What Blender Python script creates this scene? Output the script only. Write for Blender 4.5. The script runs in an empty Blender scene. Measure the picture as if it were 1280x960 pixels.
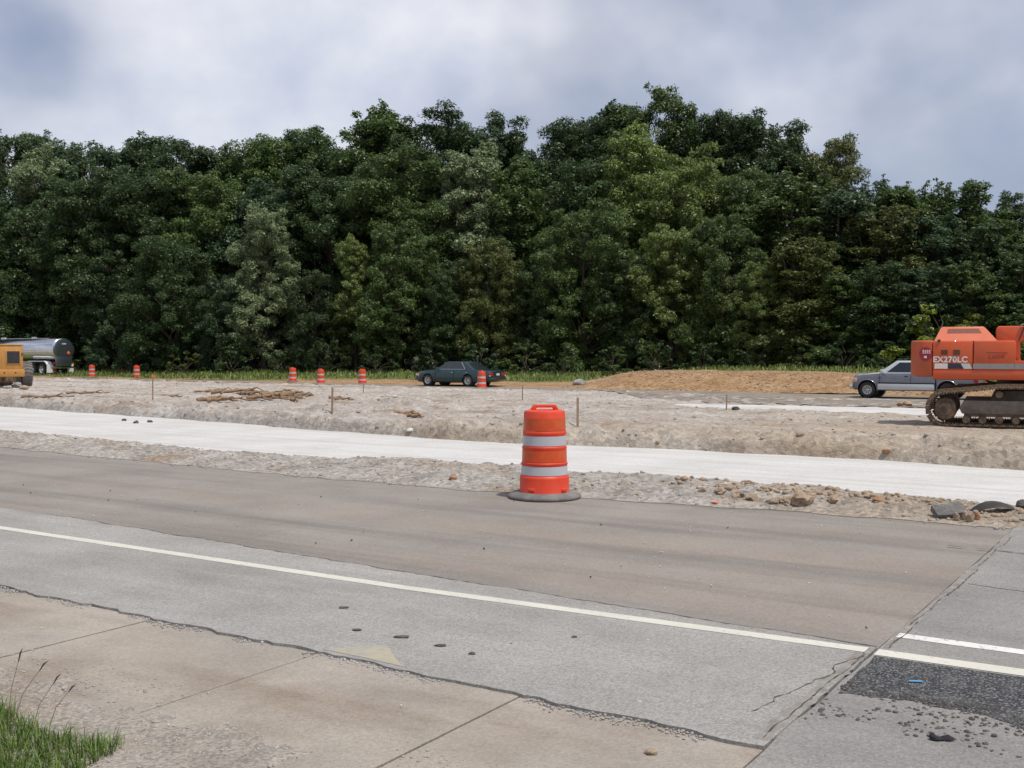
import bpy, bmesh, math, random
import numpy as np
from mathutils import Vector, Matrix
R = math.radians
scene = bpy.context.scene
COL = scene.collection

# ------------------------------------------------------------------ camera, sky, sun, exposure
# world X runs along the roads, Y across them (away from the camera), the roads lie 33 degrees off the view
YAW = R(33.0); FPX = 1351.0; EYE = 1.55; PITCH = math.atan(40.0 / FPX)
cam_d = bpy.data.cameras.new('camera'); cam = bpy.data.objects.new('camera', cam_d); COL.objects.link(cam)
cam_d.sensor_width = 36.0; cam_d.lens = FPX / 1280.0 * 36.0; cam_d.clip_end = 6000.0; cam_d.clip_start = 0.05
cam.location = (0, 0, EYE); cam.rotation_euler = (R(90) - PITCH, 0, YAW)
scene.camera = cam

SUN_EL = R(67.0)
_sx, _sy = 0.62, -0.50                                   # towards the sun, seen from the camera: right, a little behind
_su = _sx * math.cos(YAW) - _sy * math.sin(YAW); _sv = _sx * math.sin(YAW) + _sy * math.cos(YAW)
_l = math.hypot(_su, _sv); _su /= _l; _sv /= _l
SUN = Vector((_su * math.cos(SUN_EL), _sv * math.cos(SUN_EL), math.sin(SUN_EL)))

world = bpy.data.worlds.new('World'); scene.world = world; world.use_nodes = True
def build_world():
    nt = world.node_tree; N = nt.nodes; L = nt.links
    for n in list(N): N.remove(n)
    out = N.new('ShaderNodeOutputWorld'); bg = N.new('ShaderNodeBackground'); bg.inputs['Strength'].default_value = 0.1
    L.new(bg.outputs[0], out.inputs[0])
    sky = N.new('ShaderNodeTexSky'); sky.sky_type = 'NISHITA'; sky.sun_disc = False
    sky.sun_elevation = SUN_EL; sky.sun_rotation = math.atan2(SUN.x, SUN.y); sky.air_density = 1.0; sky.dust_density = 2.2; sky.ozone_density = 1.6
    tc = N.new('ShaderNodeTexCoord')
    mp = N.new('ShaderNodeMapping'); mp.inputs['Scale'].default_value = (1.0, 1.0, 1.25); mp.inputs['Location'].default_value = (7.12, 14.94, 1.6)
    L.new(tc.outputs['Generated'], mp.inputs['Vector'])
    def noise(scale, detail, rough, dist=0.0):
        n = N.new('ShaderNodeTexNoise'); n.inputs['Scale'].default_value = scale; n.inputs['Detail'].default_value = detail
        n.inputs['Roughness'].default_value = rough; n.inputs['Distortion'].default_value = dist
        L.new(mp.outputs[0], n.inputs['Vector']); return n
    n1 = noise(2.6, 4.0, 0.5); n2 = noise(4.9, 5.0, 0.55)
    cov = N.new('ShaderNodeMapRange'); cov.interpolation_type = 'SMOOTHSTEP'
    cov.inputs['From Min'].default_value = 0.36; cov.inputs['From Max'].default_value = 0.62
    cov.inputs['To Min'].default_value = 0.38; cov.inputs['To Max'].default_value = 0.97
    L.new(n1.outputs['Fac'], cov.inputs['Value'])
    cr = N.new('ShaderNodeValToRGB')
    cr.color_ramp.elements[0].position = 0.34; cr.color_ramp.elements[0].color = (5.2, 5.65, 7.0, 1)
    cr.color_ramp.elements[1].position = 0.66; cr.color_ramp.elements[1].color = (8.2, 8.2, 8.7, 1)
    e = cr.color_ramp.elements.new(0.5); e.color = (6.6, 6.9, 7.8, 1)
    L.new(n2.outputs['Fac'], cr.inputs['Fac'])
    mx = N.new('ShaderNodeMix'); mx.data_type = 'RGBA'
    sc = N.new('ShaderNodeMix'); sc.data_type = 'RGBA'; sc.blend_type = 'MULTIPLY'; sc.inputs['Factor'].default_value = 1.0
    sc.inputs['B'].default_value = (0.60, 0.66, 0.80, 1)
    L.new(sky.outputs[0], sc.inputs['A'])
    L.new(cov.outputs[0], mx.inputs['Factor']); L.new(sc.outputs['Result'], mx.inputs['A']); L.new(cr.outputs[0], mx.inputs['B'])
    L.new(mx.outputs['Result'], bg.inputs['Color'])
build_world()

sd = bpy.data.lights.new('sun', 'SUN'); sd.energy = 3.3; sd.angle = R(0.6); sd.color = (1.0, 0.94, 0.85)
sun = bpy.data.objects.new('sun', sd); COL.objects.link(sun); sun.location = (0, 0, 60)
sun.rotation_euler = (-SUN).to_track_quat('-Z', 'Y').to_euler()

vs = scene.view_settings
vs.view_transform = 'Standard'; vs.look = 'None'; vs.exposure = 0.13; vs.gamma = 1.0; vs.use_curve_mapping = False
scene.cycles.max_bounces = 6; scene.cycles.diffuse_bounces = 3; scene.cycles.glossy_bounces = 3; scene.cycles.transmission_bounces = 3

# ------------------------------------------------------------------ numeric helpers
rng = np.random.default_rng(11); random.seed(5)
_perm = np.random.default_rng(3).random((256, 256))
def vnoise(x, y):
    x = np.asarray(x, float); y = np.asarray(y, float)
    xi = np.floor(x).astype(int); yi = np.floor(y).astype(int); fx = x - xi; fy = y - yi
    fx = fx * fx * fx * (fx * (fx * 6 - 15) + 10); fy = fy * fy * fy * (fy * (fy * 6 - 15) + 10)
    g = lambda a, b: _perm[a & 255, b & 255]
    return (g(xi, yi) * (1 - fx) + g(xi + 1, yi) * fx) * (1 - fy) + (g(xi, yi + 1) * (1 - fx) + g(xi + 1, yi + 1) * fx) * fy
def fbm(x, y, s, oct=4, gain=0.5, off=0.0):
    t = 0.0; a = 1.0; n = 0.0; x = np.asarray(x, float) / s + off; y = np.asarray(y, float) / s - off * 1.7
    for k in range(oct):
        t = t + a * (vnoise(x, y) * 2 - 1); n += a; a *= gain; x = x * 2.03 + 17.3; y = y * 2.03 + 5.1
    return t / n
def sstep(a, b, x):
    t = np.clip((np.asarray(x, float) - a) / (b - a), 0, 1); return t * t * (3 - 2 * t)

BASE_V = [-400, -60, 0, 2.5, 10, 12, 17, 18.4, 24, 30, 40, 45, 52, 66, 90, 200, 2500]
BASE_Z = [0.2, 0.1, 0.03, 0.0, 0.0, -0.10, -0.15, -0.04, -0.2, -0.40, -0.47, -0.5, -0.5, 0.0, 0.8, 3.0, 6.0]
def base(v): return np.interp(v, BASE_V, BASE_Z)
ROADFAR = ([-120, -40, -16.7, -12.4, -9.3, -7.35, -5.5, -4.2, -1.8, 30], [13.0, 10.9, 10.28, 10.0, 9.93, 9.96, 10.08, 10.3, 10.37, 10.4])
BEDNEAR = ([-120, -40, -20, -16.5, -12.5, -10.9, -9.1, -8, -6.6, -4, -2.3, 5, 40], [20, 13.8, 12.39, 11.9, 11.6, 11.64, 12.3, 12.25, 12.07, 12.14, 11.84, 11.5, 11.3])
BEDFAR = ([-120, -31, -22.6, -16, -10.8, -7.7, -4.35, -2.2, 5, 40], [30, 19.3, 18.27, 17.2, 16.7, 17.3, 17.25, 16.8, 16.3, 15.5])
roadfar = lambda u: np.interp(u, *ROADFAR); bednear = lambda u: np.interp(u, *BEDNEAR); bedfar = lambda u: np.interp(u, *BEDFAR)

def H_bed(u, v):
    t = np.clip((v - bednear(u)) / (bedfar(u) - bednear(u)), 0, 1)
    return -0.09 - 0.06 * t + 0.012 * fbm(u * 0.35, v, 0.9, 3) + 0.004 * fbm(u * 0.25, v, 0.12, 2)
def H_berm(u, v):
    a = roadfar(u); b = bednear(u) + 0.10 * fbm(u, 0 * u, 0.6, 3, off=4)
    t = np.clip((v - a) / (b - a), 0, 1)
    amp = 0.6 + 0.5 * fbm(u, v * 0.3, 2.2, 2, off=9)
    lump = 0.055 * np.sin(np.pi * t ** 0.8) * (0.7 + amp) + 0.085 * np.sin(np.pi * t) * fbm(u, v, 0.34, 5, 0.6) + 0.02 * fbm(u, v, 0.1, 2) * np.sin(np.pi * t)
    ridge = 0.05 * np.exp(-((t - 0.85) / 0.12) ** 2) * (0.6 + 0.8 * fbm(u, v, 0.5, 3, off=2))
    z = 0.004 + lump + ridge
    over = np.clip((v - b) / 0.35, 0, 1)
    return z - over * 0.25 - 0.10 * sstep(0.8, 1.0, t)
def H_dirt(u, v):
    e = bedfar(u) + 0.22 * fbm(u, 0 * u, 1.6, 4, 0.6, off=7)
    d = v - e
    z = base(np.maximum(v, 18.4)) + 0.0
    rough = 0.10 * fbm(u * 0.7, v, 1.7, 5, 0.58) + 0.13 * np.maximum(fbm(u, v, 0.55, 5, 0.62, off=3), -0.12)
    flat = sstep(-14, -6, u) * sstep(21, 25, v)            # worked over by the tracks round the excavator
    berm = 0.20 * np.exp(-((d - 0.9) / 0.75) ** 2) * (0.6 + 0.9 * fbm(u, v, 1.3, 4, 0.6, off=5)) + 0.13 * np.exp(-((d - 0.7) / 0.9) ** 2) * (1 - 2.2 * np.abs(fbm(u * 0.8, v, 0.6, 4, 0.6, off=8)))
    lip = 0.17 * np.exp(-((v - 45.6 - 1.2 * fbm(u, 0 * u, 9, 2)) / 1.5) ** 2) * sstep(-14, -24, u)
    heap = 0.38 * np.exp(-(((u + 20.5) / 1.9) ** 2 + ((v - 26.2) / 1.5) ** 2))      # small heap behind the near drum
    heap2 = 0.35 * np.exp(-(((u + 63.5) / 3.0) ** 2 + ((v - 33.5) / 1.5) ** 2))    # spoil in front of the loader
    z = z + rough * (1 - 0.6 * flat) + berm + lip + heap * (1 + 0.5 * fbm(u, v, 0.6, 4)) + heap2 * (1 + 0.5 * fbm(u, v, 0.6, 4))
    drop = sstep(0.22, -0.05, d)
    z = z * (1 - drop) + drop * -0.32
    z = z - 0.25 * sstep(47.2, 48.2, v + 0.4 * fbm(u, 0 * u, 2.0, 3))
    return z
def H_mound(u, v):
    e = sstep(-32.6, -26.8, u + 0.8 * fbm(u, v, 2, 3)) * sstep(-8.5, -12.5, u)
    p = sstep(51.2, 55.6, v) * sstep(68, 60.5, v)
    crest = 0.98 - 0.012 * (u + 27)
    return base(v) * (1 - p * e) + p * e * (-0.5 + crest) - 0.06 + 0.08 * sstep(51.2, 52.2, v) + 0.045 * fbm(u * 0.5, v, 0.8, 4, 0.6) * (0.4 + e) + 0.1 * fbm(u, v, 5, 2) * e
def H(u, v):
    u = np.asarray(u, float); v = np.asarray(v, float)
    z = np.where(v < roadfar(u), 0.0 + 0 * u, 0 * u)
    z = np.where((v >= roadfar(u)) & (v < bednear(u)), H_berm(u, v), z)
    z = np.where((v >= bednear(u)) & (v < bedfar(u)), H_bed(u, v), z)
    z = np.where((v >= bedfar(u)) & (v < 47.0), H_dirt(u, v), z)
    z = np.where(v >= 47.0, base(v), z)
    z = np.where((v >= 51.5) & (v < 68) & (u > -36) & (u < -8), H_mound(u, v), z)
    return z
def ray(px, py):
    a = (px - 640) / FPX; b = (480 - py) / FPX
    x = a; y = math.cos(PITCH) + b * math.sin(PITCH); z = -math.sin(PITCH) + b * math.cos(PITCH)
    return x * math.cos(YAW) - y * math.sin(YAW), x * math.sin(YAW) + y * math.cos(YAW), z
def ground_at(px, py):
    """where a line of sight meets the modelled ground: used to survey positions off the photograph"""
    du, dv, dz = ray(px, py); t = np.linspace(3, 160, 12000)
    f = EYE + dz * t - H(du * t, dv * t)
    i = int(np.argmax(f < 0)); t = t[i]
    return du * t, dv * t, float(H(du * t, dv * t))
def at_depth(px, depth):
    """ground position at a given distance along the view and sideways offset"""
    x = (px - 640) / FPX * depth
    return x * math.cos(YAW) - depth * math.sin(YAW), x * math.sin(YAW) + depth * math.cos(YAW)

# ------------------------------------------------------------------ materials
MATS = {}
def newmat(name):
    m = bpy.data.materials.new(name); m.use_nodes = True; nt = m.node_tree
    return m, nt.nodes, nt.links, nt.nodes['Principled BSDF']
def simple(name, col, rough=0.5, metal=0.0, var=0.12, scale=8.0, bump=0.0, bscale=60.0, coat=0.0, dirt=None, dirt_amt=0.5, spec=0.5, dscale=2.5):
    """paint, plastic, metal ... with uneven tone, a dirt film with its own blotchy shape and fine relief"""
    m, N, L, b = newmat(name)
    tc = N.new('ShaderNodeTexCoord')
    n = N.new('ShaderNodeTexNoise'); n.inputs['Scale'].default_value = scale; n.inputs['Detail'].default_value = 5; n.inputs['Roughness'].default_value = 0.6
    L.new(tc.outputs['Object'], n.inputs['Vector'])
    r = N.new('ShaderNodeValToRGB')
    r.color_ramp.elements[0].position = 0.3; r.color_ramp.elements[1].position = 0.7
    r.color_ramp.elements[0].color = tuple(c * (1 - var) for c in col) + (1,); r.color_ramp.elements[1].color = tuple(min(1, c * (1 + var)) for c in col) + (1,)
    L.new(n.outputs['Fac'], r.inputs['Fac']); src = r.outputs[0]
    if dirt:
        n2 = N.new('ShaderNodeTexNoise'); n2.inputs['Scale'].default_value = dscale; n2.inputs['Detail'].default_value = 7; n2.inputs['Roughness'].default_value = 0.65
        L.new(tc.outputs['Object'], n2.inputs['Vector'])
        mr = N.new('ShaderNodeMapRange'); mr.inputs['From Min'].default_value = 0.42; mr.inputs['From Max'].default_value = 0.72; mr.inputs['To Max'].default_value = dirt_amt
        L.new(n2.outputs['Fac'], mr.inputs['Value'])
        mx = N.new('ShaderNodeMix'); mx.data_type = 'RGBA'; mx.inputs['B'].default_value = tuple(dirt) + (1,)
        L.new(mr.outputs[0], mx.inputs['Factor']); L.new(src, mx.inputs['A']); src = mx.outputs['Result']
    L.new(src, b.inputs['Base Color'])
    b.inputs['Roughness'].default_value = rough; b.inputs['Metallic'].default_value = metal; b.inputs['Specular IOR Level'].default_value = spec
    if coat: b.inputs['Coat Weight'].default_value = coat; b.inputs['Coat Roughness'].default_value = 0.08
    if bump:
        n3 = N.new('ShaderNodeTexNoise'); n3.inputs['Scale'].default_value = bscale; n3.inputs['Detail'].default_value = 4
        L.new(tc.outputs['Object'], n3.inputs['Vector'])
        bp = N.new('ShaderNodeBump'); bp.inputs['Strength'].default_value = bump; bp.inputs['Distance'].default_value = 0.02
        L.new(n3.outputs['Fac'], bp.inputs['Height']); L.new(bp.outputs[0], b.inputs['Normal'])
    MATS[name] = m; return m

def ground_mat(name, cols, stain=None, stain_scale=(0.25, 1.2, 1.0), stain_rng=(0.5, 0.7), stain_amt=0.6, speck=0.15, speck_scale=55.0,
               patch_scale=1.4, rough=0.92, bump=0.5, bump_scale=30.0, bdist=0.02, tracks=None, soil=None):
    """mineral surface: broad tonal patches, stains of their own shape, aggregate speckle and relief"""
    m, N, L, b = newmat(name)
    tc = N.new('ShaderNodeTexCoord'); V = tc.outputs['Object']
    def noise(scale, detail=5, rough_=0.6, vec=None, dist=0.0):
        n = N.new('ShaderNodeTexNoise'); n.inputs['Scale'].default_value = scale; n.inputs['Detail'].default_value = detail
        n.inputs['Roughness'].default_value = rough_; n.inputs['Distortion'].default_value = dist; L.new(vec or V, n.inputs['Vector']); return n.outputs['Fac']
    def mapping(s, loc=(0, 0, 0)):
        mp = N.new('ShaderNodeMapping'); mp.inputs['Scale'].default_value = s; mp.inputs['Location'].default_value = loc; L.new(V, mp.inputs['Vector']); return mp.outputs[0]
    r = N.new('ShaderNodeValToRGB'); k = len(cols)
    while len(r.color_ramp.elements) < k: r.color_ramp.elements.new(0.5)
    for i, c in enumerate(cols):
        r.color_ramp.elements[i].position = 0.28 + 0.44 * i / (k - 1); r.color_ramp.elements[i].color = tuple(c) + (1,)
    L.new(noise(patch_scale, 8, 0.62), r.inputs['Fac']); src = r.outputs[0]
    def mixin(fac, col=None, blend='MIX', bsock=None):
        nonlocal src
        mx = N.new('ShaderNodeMix'); mx.data_type = 'RGBA'; mx.blend_type = blend
        if bsock: L.new(bsock, mx.inputs['B'])
        else: mx.inputs['B'].default_value = tuple(col) + (1,)
        if isinstance(fac, float): mx.inputs['Factor'].default_value = fac
        else: L.new(fac, mx.inputs['Factor'])
        L.new(src, mx.inputs['A']); src = mx.outputs['Result']
    def mrange(s, a, bb, lo, hi):
        mr = N.new('ShaderNodeMapRange'); mr.inputs['From Min'].default_value = a; mr.inputs['From Max'].default_value = bb
        mr.inputs['To Min'].default_value = lo; mr.inputs['To Max'].default_value = hi; L.new(s, mr.inputs['Value']); return mr.outputs[0]
    if stain:
        mixin(mrange(noise(1.0, 7, 0.6, mapping(stain_scale, (2.3, 1.1, 0))), stain_rng[0], stain_rng[1], 0.0, stain_amt), stain)
    if tracks:
        col, sc, amt = tracks
        mixin(mrange(noise(1.0, 6, 0.55, mapping(sc, (5, 7, 0))), 0.48, 0.66, 0.0, amt), col)
    if soil:                                             # tan subsoil brought up where the excavator works
        sx_ = N.new('ShaderNodeSeparateXYZ'); L.new(V, sx_.inputs[0]); g_ = mrange(sx_.outputs['X'], soil[1], soil[2], -0.25, 0.30)
        ad = N.new('ShaderNodeMath'); ad.operation = 'ADD'; L.new(g_, ad.inputs[0]); L.new(noise(1.0, 6, 0.6, mapping((0.14, 0.4, 1), (9, 3, 0))), ad.inputs[1])
        mixin(mrange(ad.outputs[0], 0.46, 0.80, 0.0, soil[3]), soil[0])
    if speck:
        vo = N.new('ShaderNodeTexVoronoi'); vo.inputs['Scale'].default_value = speck_scale; L.new(V, vo.inputs['Vector'])
        g = N.new('ShaderNodeRGBToBW'); L.new(vo.outputs['Color'], g.inputs[0])
        v2 = N.new('ShaderNodeMapRange'); v2.inputs['To Min'].default_value = 1 - speck * 2; v2.inputs['To Max'].default_value = 1 + speck * 2; L.new(g.outputs[0], v2.inputs['Value'])
        cc = N.new('ShaderNodeCombineColor'); [L.new(v2.outputs[0], cc.inputs[i]) for i in range(3)]
        mixin(1.0, blend='MULTIPLY', bsock=cc.outputs[0])
    L.new(src, b.inputs['Base Color']); b.inputs['Roughness'].default_value = rough; b.inputs['Specular IOR Level'].default_value = 0.25
    bp = N.new('ShaderNodeBump'); bp.inputs['Strength'].default_value = bump; bp.inputs['Distance'].default_value = bdist
    L.new(noise(bump_scale, 6, 0.7), bp.inputs['Height']); L.new(bp.outputs[0], b.inputs['Normal'])
    MATS[name] = m; return m

def leaf_mat(name, trans=0.25, rough=0.45):
    """foliage: each tree's own leaf colour (object colour), varied leaf to leaf"""
    m, N, L, b = newmat(name)
    oi = N.new('ShaderNodeObjectInfo'); geo = N.new('ShaderNodeNewGeometry')
    hs = N.new('ShaderNodeHueSaturation'); L.new(oi.outputs['Color'], hs.inputs['Color'])
    a = N.new('ShaderNodeMapRange'); a.inputs['To Min'].default_value = 0.50; a.inputs['To Max'].default_value = 1.65; L.new(geo.outputs['Random Per Island'], a.inputs['Value'])
    L.new(a.outputs[0], hs.inputs['Value'])
    h = N.new('ShaderNodeMapRange'); h.inputs['To Min'].default_value = 0.485; h.inputs['To Max'].default_value = 0.52
    ml = N.new('ShaderNodeMath'); ml.operation = 'MULTIPLY'; ml.inputs[1].default_value = 7.31; fr = N.new('ShaderNodeMath'); fr.operation = 'FRACT'
    L.new(geo.outputs['Random Per Island'], ml.inputs[0]); L.new(ml.outputs[0], fr.inputs[0]); L.new(fr.outputs[0], h.inputs['Value']); L.new(h.outputs[0], hs.inputs['Hue'])
    L.new(hs.outputs[0], b.inputs['Base Color']); b.inputs['Roughness'].default_value = rough; b.inputs['Specular IOR Level'].default_value = 0.45
    tr = N.new('ShaderNodeBsdfTranslucent'); L.new(hs.outputs[0], tr.inputs['Color'])
    mx = N.new('ShaderNodeMixShader'); mx.inputs[0].default_value = trans
    L.new(b.outputs[0], mx.inputs[1]); L.new(tr.outputs[0], mx.inputs[2]); L.new(mx.outputs[0], N['Material Output'].inputs['Surface'])
    MATS[name] = m; return m

ground_mat('road_brown', [(0.188, 0.171, 0.154), (0.230, 0.210, 0.190), (0.262, 0.243, 0.222)], stain=(0.27, 0.215, 0.17), stain_scale=(0.07, 0.55, 1), stain_rng=(0.45, 0.7), stain_amt=0.6,
           speck=0.07, speck_scale=70, patch_scale=0.9, bump=0.25, bump_scale=70, bdist=0.008, tracks=((0.125, 0.117, 0.11), (0.10, 1.5, 1), 0.62))
ground_mat('asphalt_gray', [(0.228, 0.220, 0.210), (0.275, 0.265, 0.252), (0.315, 0.304, 0.288)], stain=(0.185, 0.168, 0.15), stain_scale=(0.35, 1.3, 1), stain_amt=0.6, tracks=((0.34, 0.33, 0.315), (0.5, 2.2, 1), 0.5), speck=0.15, speck_scale=115,
           patch_scale=1.1, bump=0.6, bump_scale=65, bdist=0.012)
ground_mat('asphalt_old', [(0.185, 0.179, 0.172), (0.235, 0.227, 0.217), (0.275, 0.266, 0.253)], stain=(0.13, 0.128, 0.126), stain_scale=(0.25, 1.6, 1), stain_amt=0.5, speck=0.13, speck_scale=110,
           patch_scale=1.0, bump=0.5, bump_scale=60, bdist=0.012)
ground_mat('concrete_tan', [(0.235, 0.205, 0.172), (0.292, 0.260, 0.222), (0.335, 0.302, 0.265)], stain=(0.18, 0.135, 0.10), stain_scale=(0.6, 1.9, 1), stain_rng=(0.50, 0.68), stain_amt=0.65, tracks=((0.22, 0.205, 0.19), (0.9, 1.1, 1), 0.5),
           speck=0.08, speck_scale=100, patch_scale=1.6, bump=0.25, bump_scale=60, bdist=0.006)
def tar_mat():
    """cold-patch asphalt: black binder with pale chips, worn through to the old surface along its ragged near side"""
    m, N, L, b = newmat('tar_patch'); tc = N.new('ShaderNodeTexCoord'); V = tc.outputs['Object']
    def noise(sc, det=6, ro=0.65):
        n = N.new('ShaderNodeTexNoise'); n.inputs['Scale'].default_value = sc; n.inputs['Detail'].default_value = det; n.inputs['Roughness'].default_value = ro; L.new(V, n.inputs['Vector']); return n.outputs['Fac']
    def mr(s, a, c, lo=0.0, hi=1.0):
        q = N.new('ShaderNodeMapRange'); q.inputs['From Min'].default_value = a; q.inputs['From Max'].default_value = c; q.inputs['To Min'].default_value = lo; q.inputs['To Max'].default_value = hi; L.new(s, q.inputs['Value']); return q.outputs[0]
    def mth(op, a, c):
        q = N.new('ShaderNodeMath'); q.operation = op
        for i, w in enumerate((a, c)):
            if isinstance(w, float): q.inputs[i].default_value = w
            else: L.new(w, q.inputs[i])
        return q.outputs[0]
    def mix(f, a, c):
        q = N.new('ShaderNodeMix'); q.data_type = 'RGBA'; L.new(f, q.inputs['Factor'])
        for nm, w in (('A', a), ('B', c)):
            if isinstance(w, tuple): q.inputs[nm].default_value = w + (1,)
            else: L.new(w, q.inputs[nm])
        return q.outputs['Result']
    r = N.new('ShaderNodeValToRGB'); r.color_ramp.elements[0].position = 0.35; r.color_ramp.elements[1].position = 0.7
    r.color_ramp.elements[0].color = (0.03, 0.032, 0.037, 1); r.color_ramp.elements[1].color = (0.075, 0.076, 0.08, 1); L.new(noise(9.0, 8, 0.7), r.inputs['Fac'])
    vo = N.new('ShaderNodeTexVoronoi'); vo.inputs['Scale'].default_value = 125; L.new(V, vo.inputs['Vector']); g = N.new('ShaderNodeRGBToBW'); L.new(vo.outputs['Color'], g.inputs[0])
    chips = mix(mr(g.outputs[0], 0.66, 0.74), r.outputs[0], (0.21, 0.21, 0.205))
    col = mix(mr(noise(4.5, 9, 0.78), 0.56, 0.70), chips, (0.16, 0.158, 0.155))
    L.new(col, b.inputs['Base Color']); b.inputs['Roughness'].default_value = 0.85; b.inputs['Specular IOR Level'].default_value = 0.3
    bp = N.new('ShaderNodeBump'); bp.inputs['Strength'].default_value = 0.9; bp.inputs['Distance'].default_value = 0.015; L.new(noise(80, 5, 0.7), bp.inputs['Height']); L.new(bp.outputs[0], b.inputs['Normal'])
    MATS['tar_patch'] = m
tar_mat()
ground_mat('gravel_soil', [(0.225, 0.20, 0.172), (0.29, 0.26, 0.228), (0.335, 0.303, 0.27)], stain=(0.17, 0.115, 0.075), stain_scale=(0.8, 1.6, 1), stain_amt=0.5, speck=0.2, speck_scale=80, patch_scale=2.0, bump=0.55, bump_scale=60, bdist=0.02)
ground_mat('limestone', [(0.43, 0.425, 0.41), (0.495, 0.49, 0.475), (0.54, 0.535, 0.52)], stain=(0.40, 0.38, 0.35), stain_scale=(0.12, 1.6, 1), stain_rng=(0.52, 0.72), stain_amt=0.5,
           speck=0.05, speck_scale=40, patch_scale=0.7, bump=0.35, bump_scale=14, bdist=0.02, tracks=((0.37, 0.36, 0.34), (0.05, 4.0, 1), 0.55))
ground_mat('rubble', [(0.26, 0.23, 0.20), (0.385, 0.355, 0.32), (0.47, 0.44, 0.405)], stain=(0.30, 0.20, 0.12), stain_scale=(0.6, 0.9, 1), stain_rng=(0.53, 0.68), stain_amt=0.7, speck=0.2, speck_scale=22, soil=((0.38, 0.29, 0.20), -6.5, -2.8, 0.55),
           patch_scale=2.2, bump=1.0, bump_scale=18, bdist=0.06)
ground_mat('dirt_pale', [(0.30, 0.26, 0.225), (0.40, 0.36, 0.325), (0.48, 0.445, 0.41)], stain=(0.27, 0.185, 0.115), stain_scale=(0.30, 0.75, 1), stain_rng=(0.49, 0.66), stain_amt=0.72, speck=0.14, speck_scale=11, soil=((0.44, 0.345, 0.235), -24.0, -4.0, 0.48),
           patch_scale=0.8, bump=1.0, bump_scale=7, bdist=0.12, tracks=((0.50, 0.475, 0.44), (0.12, 0.9, 1), 0.6))
ground_mat('dirt_tan', [(0.24, 0.14, 0.068), (0.315, 0.195, 0.10), (0.38, 0.255, 0.14)], stain=(0.40, 0.29, 0.18), stain_scale=(0.3, 0.8, 1), stain_amt=0.5, speck=0.18, speck_scale=6, patch_scale=0.9, bump=1.0, bump_scale=6, bdist=0.12)
ground_mat('far_asphalt', [(0.15, 0.135, 0.12), (0.21, 0.185, 0.16), (0.27, 0.24, 0.20)], stain=(0.30, 0.22, 0.15), stain_scale=(0.3, 0.9, 1), stain_amt=0.5, speck=0.12, speck_scale=10, patch_scale=0.8, bump=0.6, bump_scale=10, bdist=0.06)
ground_mat('forest_floor', [(0.035, 0.04, 0.015), (0.06, 0.07, 0.025), (0.09, 0.085, 0.04)], speck=0.2, speck_scale=8, patch_scale=0.6, bump=1.0, bump_scale=5, bdist=0.2)
ground_mat('verge_soil', [(0.09, 0.12, 0.03), (0.13, 0.165, 0.045), (0.18, 0.19, 0.07)], speck=0.2, speck_scale=9, patch_scale=0.8, bump=1.0, bump_scale=6, bdist=0.2)
leaf_mat('leaf', 0.32); leaf_mat('grass_blade', 0.3, 0.5)
simple('bark', (0.075, 0.06, 0.045), 0.9, var=0.35, scale=5, bump=0.8, bscale=14)
simple('drum_orange', (0.66, 0.040, 0.010), 0.5, var=0.06, dirt=(0.5, 0.16, 0.08), dirt_amt=0.3, dscale=6)
simple('drum_sheeting', (0.60, 0.072, 0.012), 0.35, var=0.10, scale=14, dirt=(0.42, 0.14, 0.05), dirt_amt=0.35, dscale=7)
simple('drum_white', (0.47, 0.49, 0.53), 0.35, var=0.08, scale=12, dirt=(0.36, 0.34, 0.32), dirt_amt=0.45, dscale=6)
simple('rubber_dusty', (0.13, 0.125, 0.12), 0.85, var=0.2, scale=12, dirt=(0.25, 0.23, 0.21), dirt_amt=0.6, dscale=5, bump=0.3)
simple('rubber', (0.022, 0.021, 0.02), 0.8, var=0.3, dirt=(0.09, 0.08, 0.07), dirt_amt=0.5, dscale=5)
simple('black_plastic', (0.015, 0.015, 0.016), 0.5, var=0.2)
simple('green_paint', (0.007, 0.035, 0.041), 0.28, metal=0.25, var=0.08, coat=0.8)
simple('dark_glass', (0.016, 0.021, 0.026), 0.06, var=0.1, spec=0.8)
simple('chrome', (0.72, 0.72, 0.73), 0.16, metal=1.0, var=0.06)
simple('wheel_alloy', (0.55, 0.55, 0.56), 0.3, metal=0.85, var=0.1, dirt=(0.2, 0.17, 0.14), dirt_amt=0.4)
simple('lamp_red', (0.35, 0.012, 0.015), 0.2, var=0.1); simple('lamp_amber', (0.62, 0.36, 0.26), 0.2, var=0.1); simple('lamp_clear', (0.62, 0.60, 0.56), 0.15, var=0.08)
simple('plate_white', (0.55, 0.58, 0.66), 0.4, var=0.15, scale=30)
simple('truck_gray', (0.15, 0.16, 0.19), 0.3, metal=0.35, var=0.06, coat=0.7, dirt=(0.25, 0.22, 0.18), dirt_amt=0.2)
simple('truck_silver', (0.52, 0.56, 0.57), 0.35, metal=0.15, var=0.05, coat=0.6, dirt=(0.4, 0.36, 0.3), dirt_amt=0.25)
simple('aluminium', (0.70, 0.71, 0.74), 0.20, metal=1.0, var=0.05, dirt=(0.45, 0.43, 0.4), dirt_amt=0.25)
simple('tank_end', (0.16, 0.20, 0.22), 0.32, metal=0.8, var=0.15, dirt=(0.2, 0.19, 0.18), dirt_amt=0.5)  # aluminium end, its dark reflection of the trees put into the colour
simple('fender_white', (0.75, 0.75, 0.75), 0.35, var=0.08, dirt=(0.45, 0.4, 0.35), dirt_amt=0.3)
simple('frame_dark', (0.03, 0.03, 0.032), 0.6, var=0.3)
simple('machine_orange', (0.56, 0.085, 0.022), 0.42, var=0.07, scale=3, dirt=(0.40, 0.13, 0.06), dirt_amt=0.55, dscale=2.2)
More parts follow.
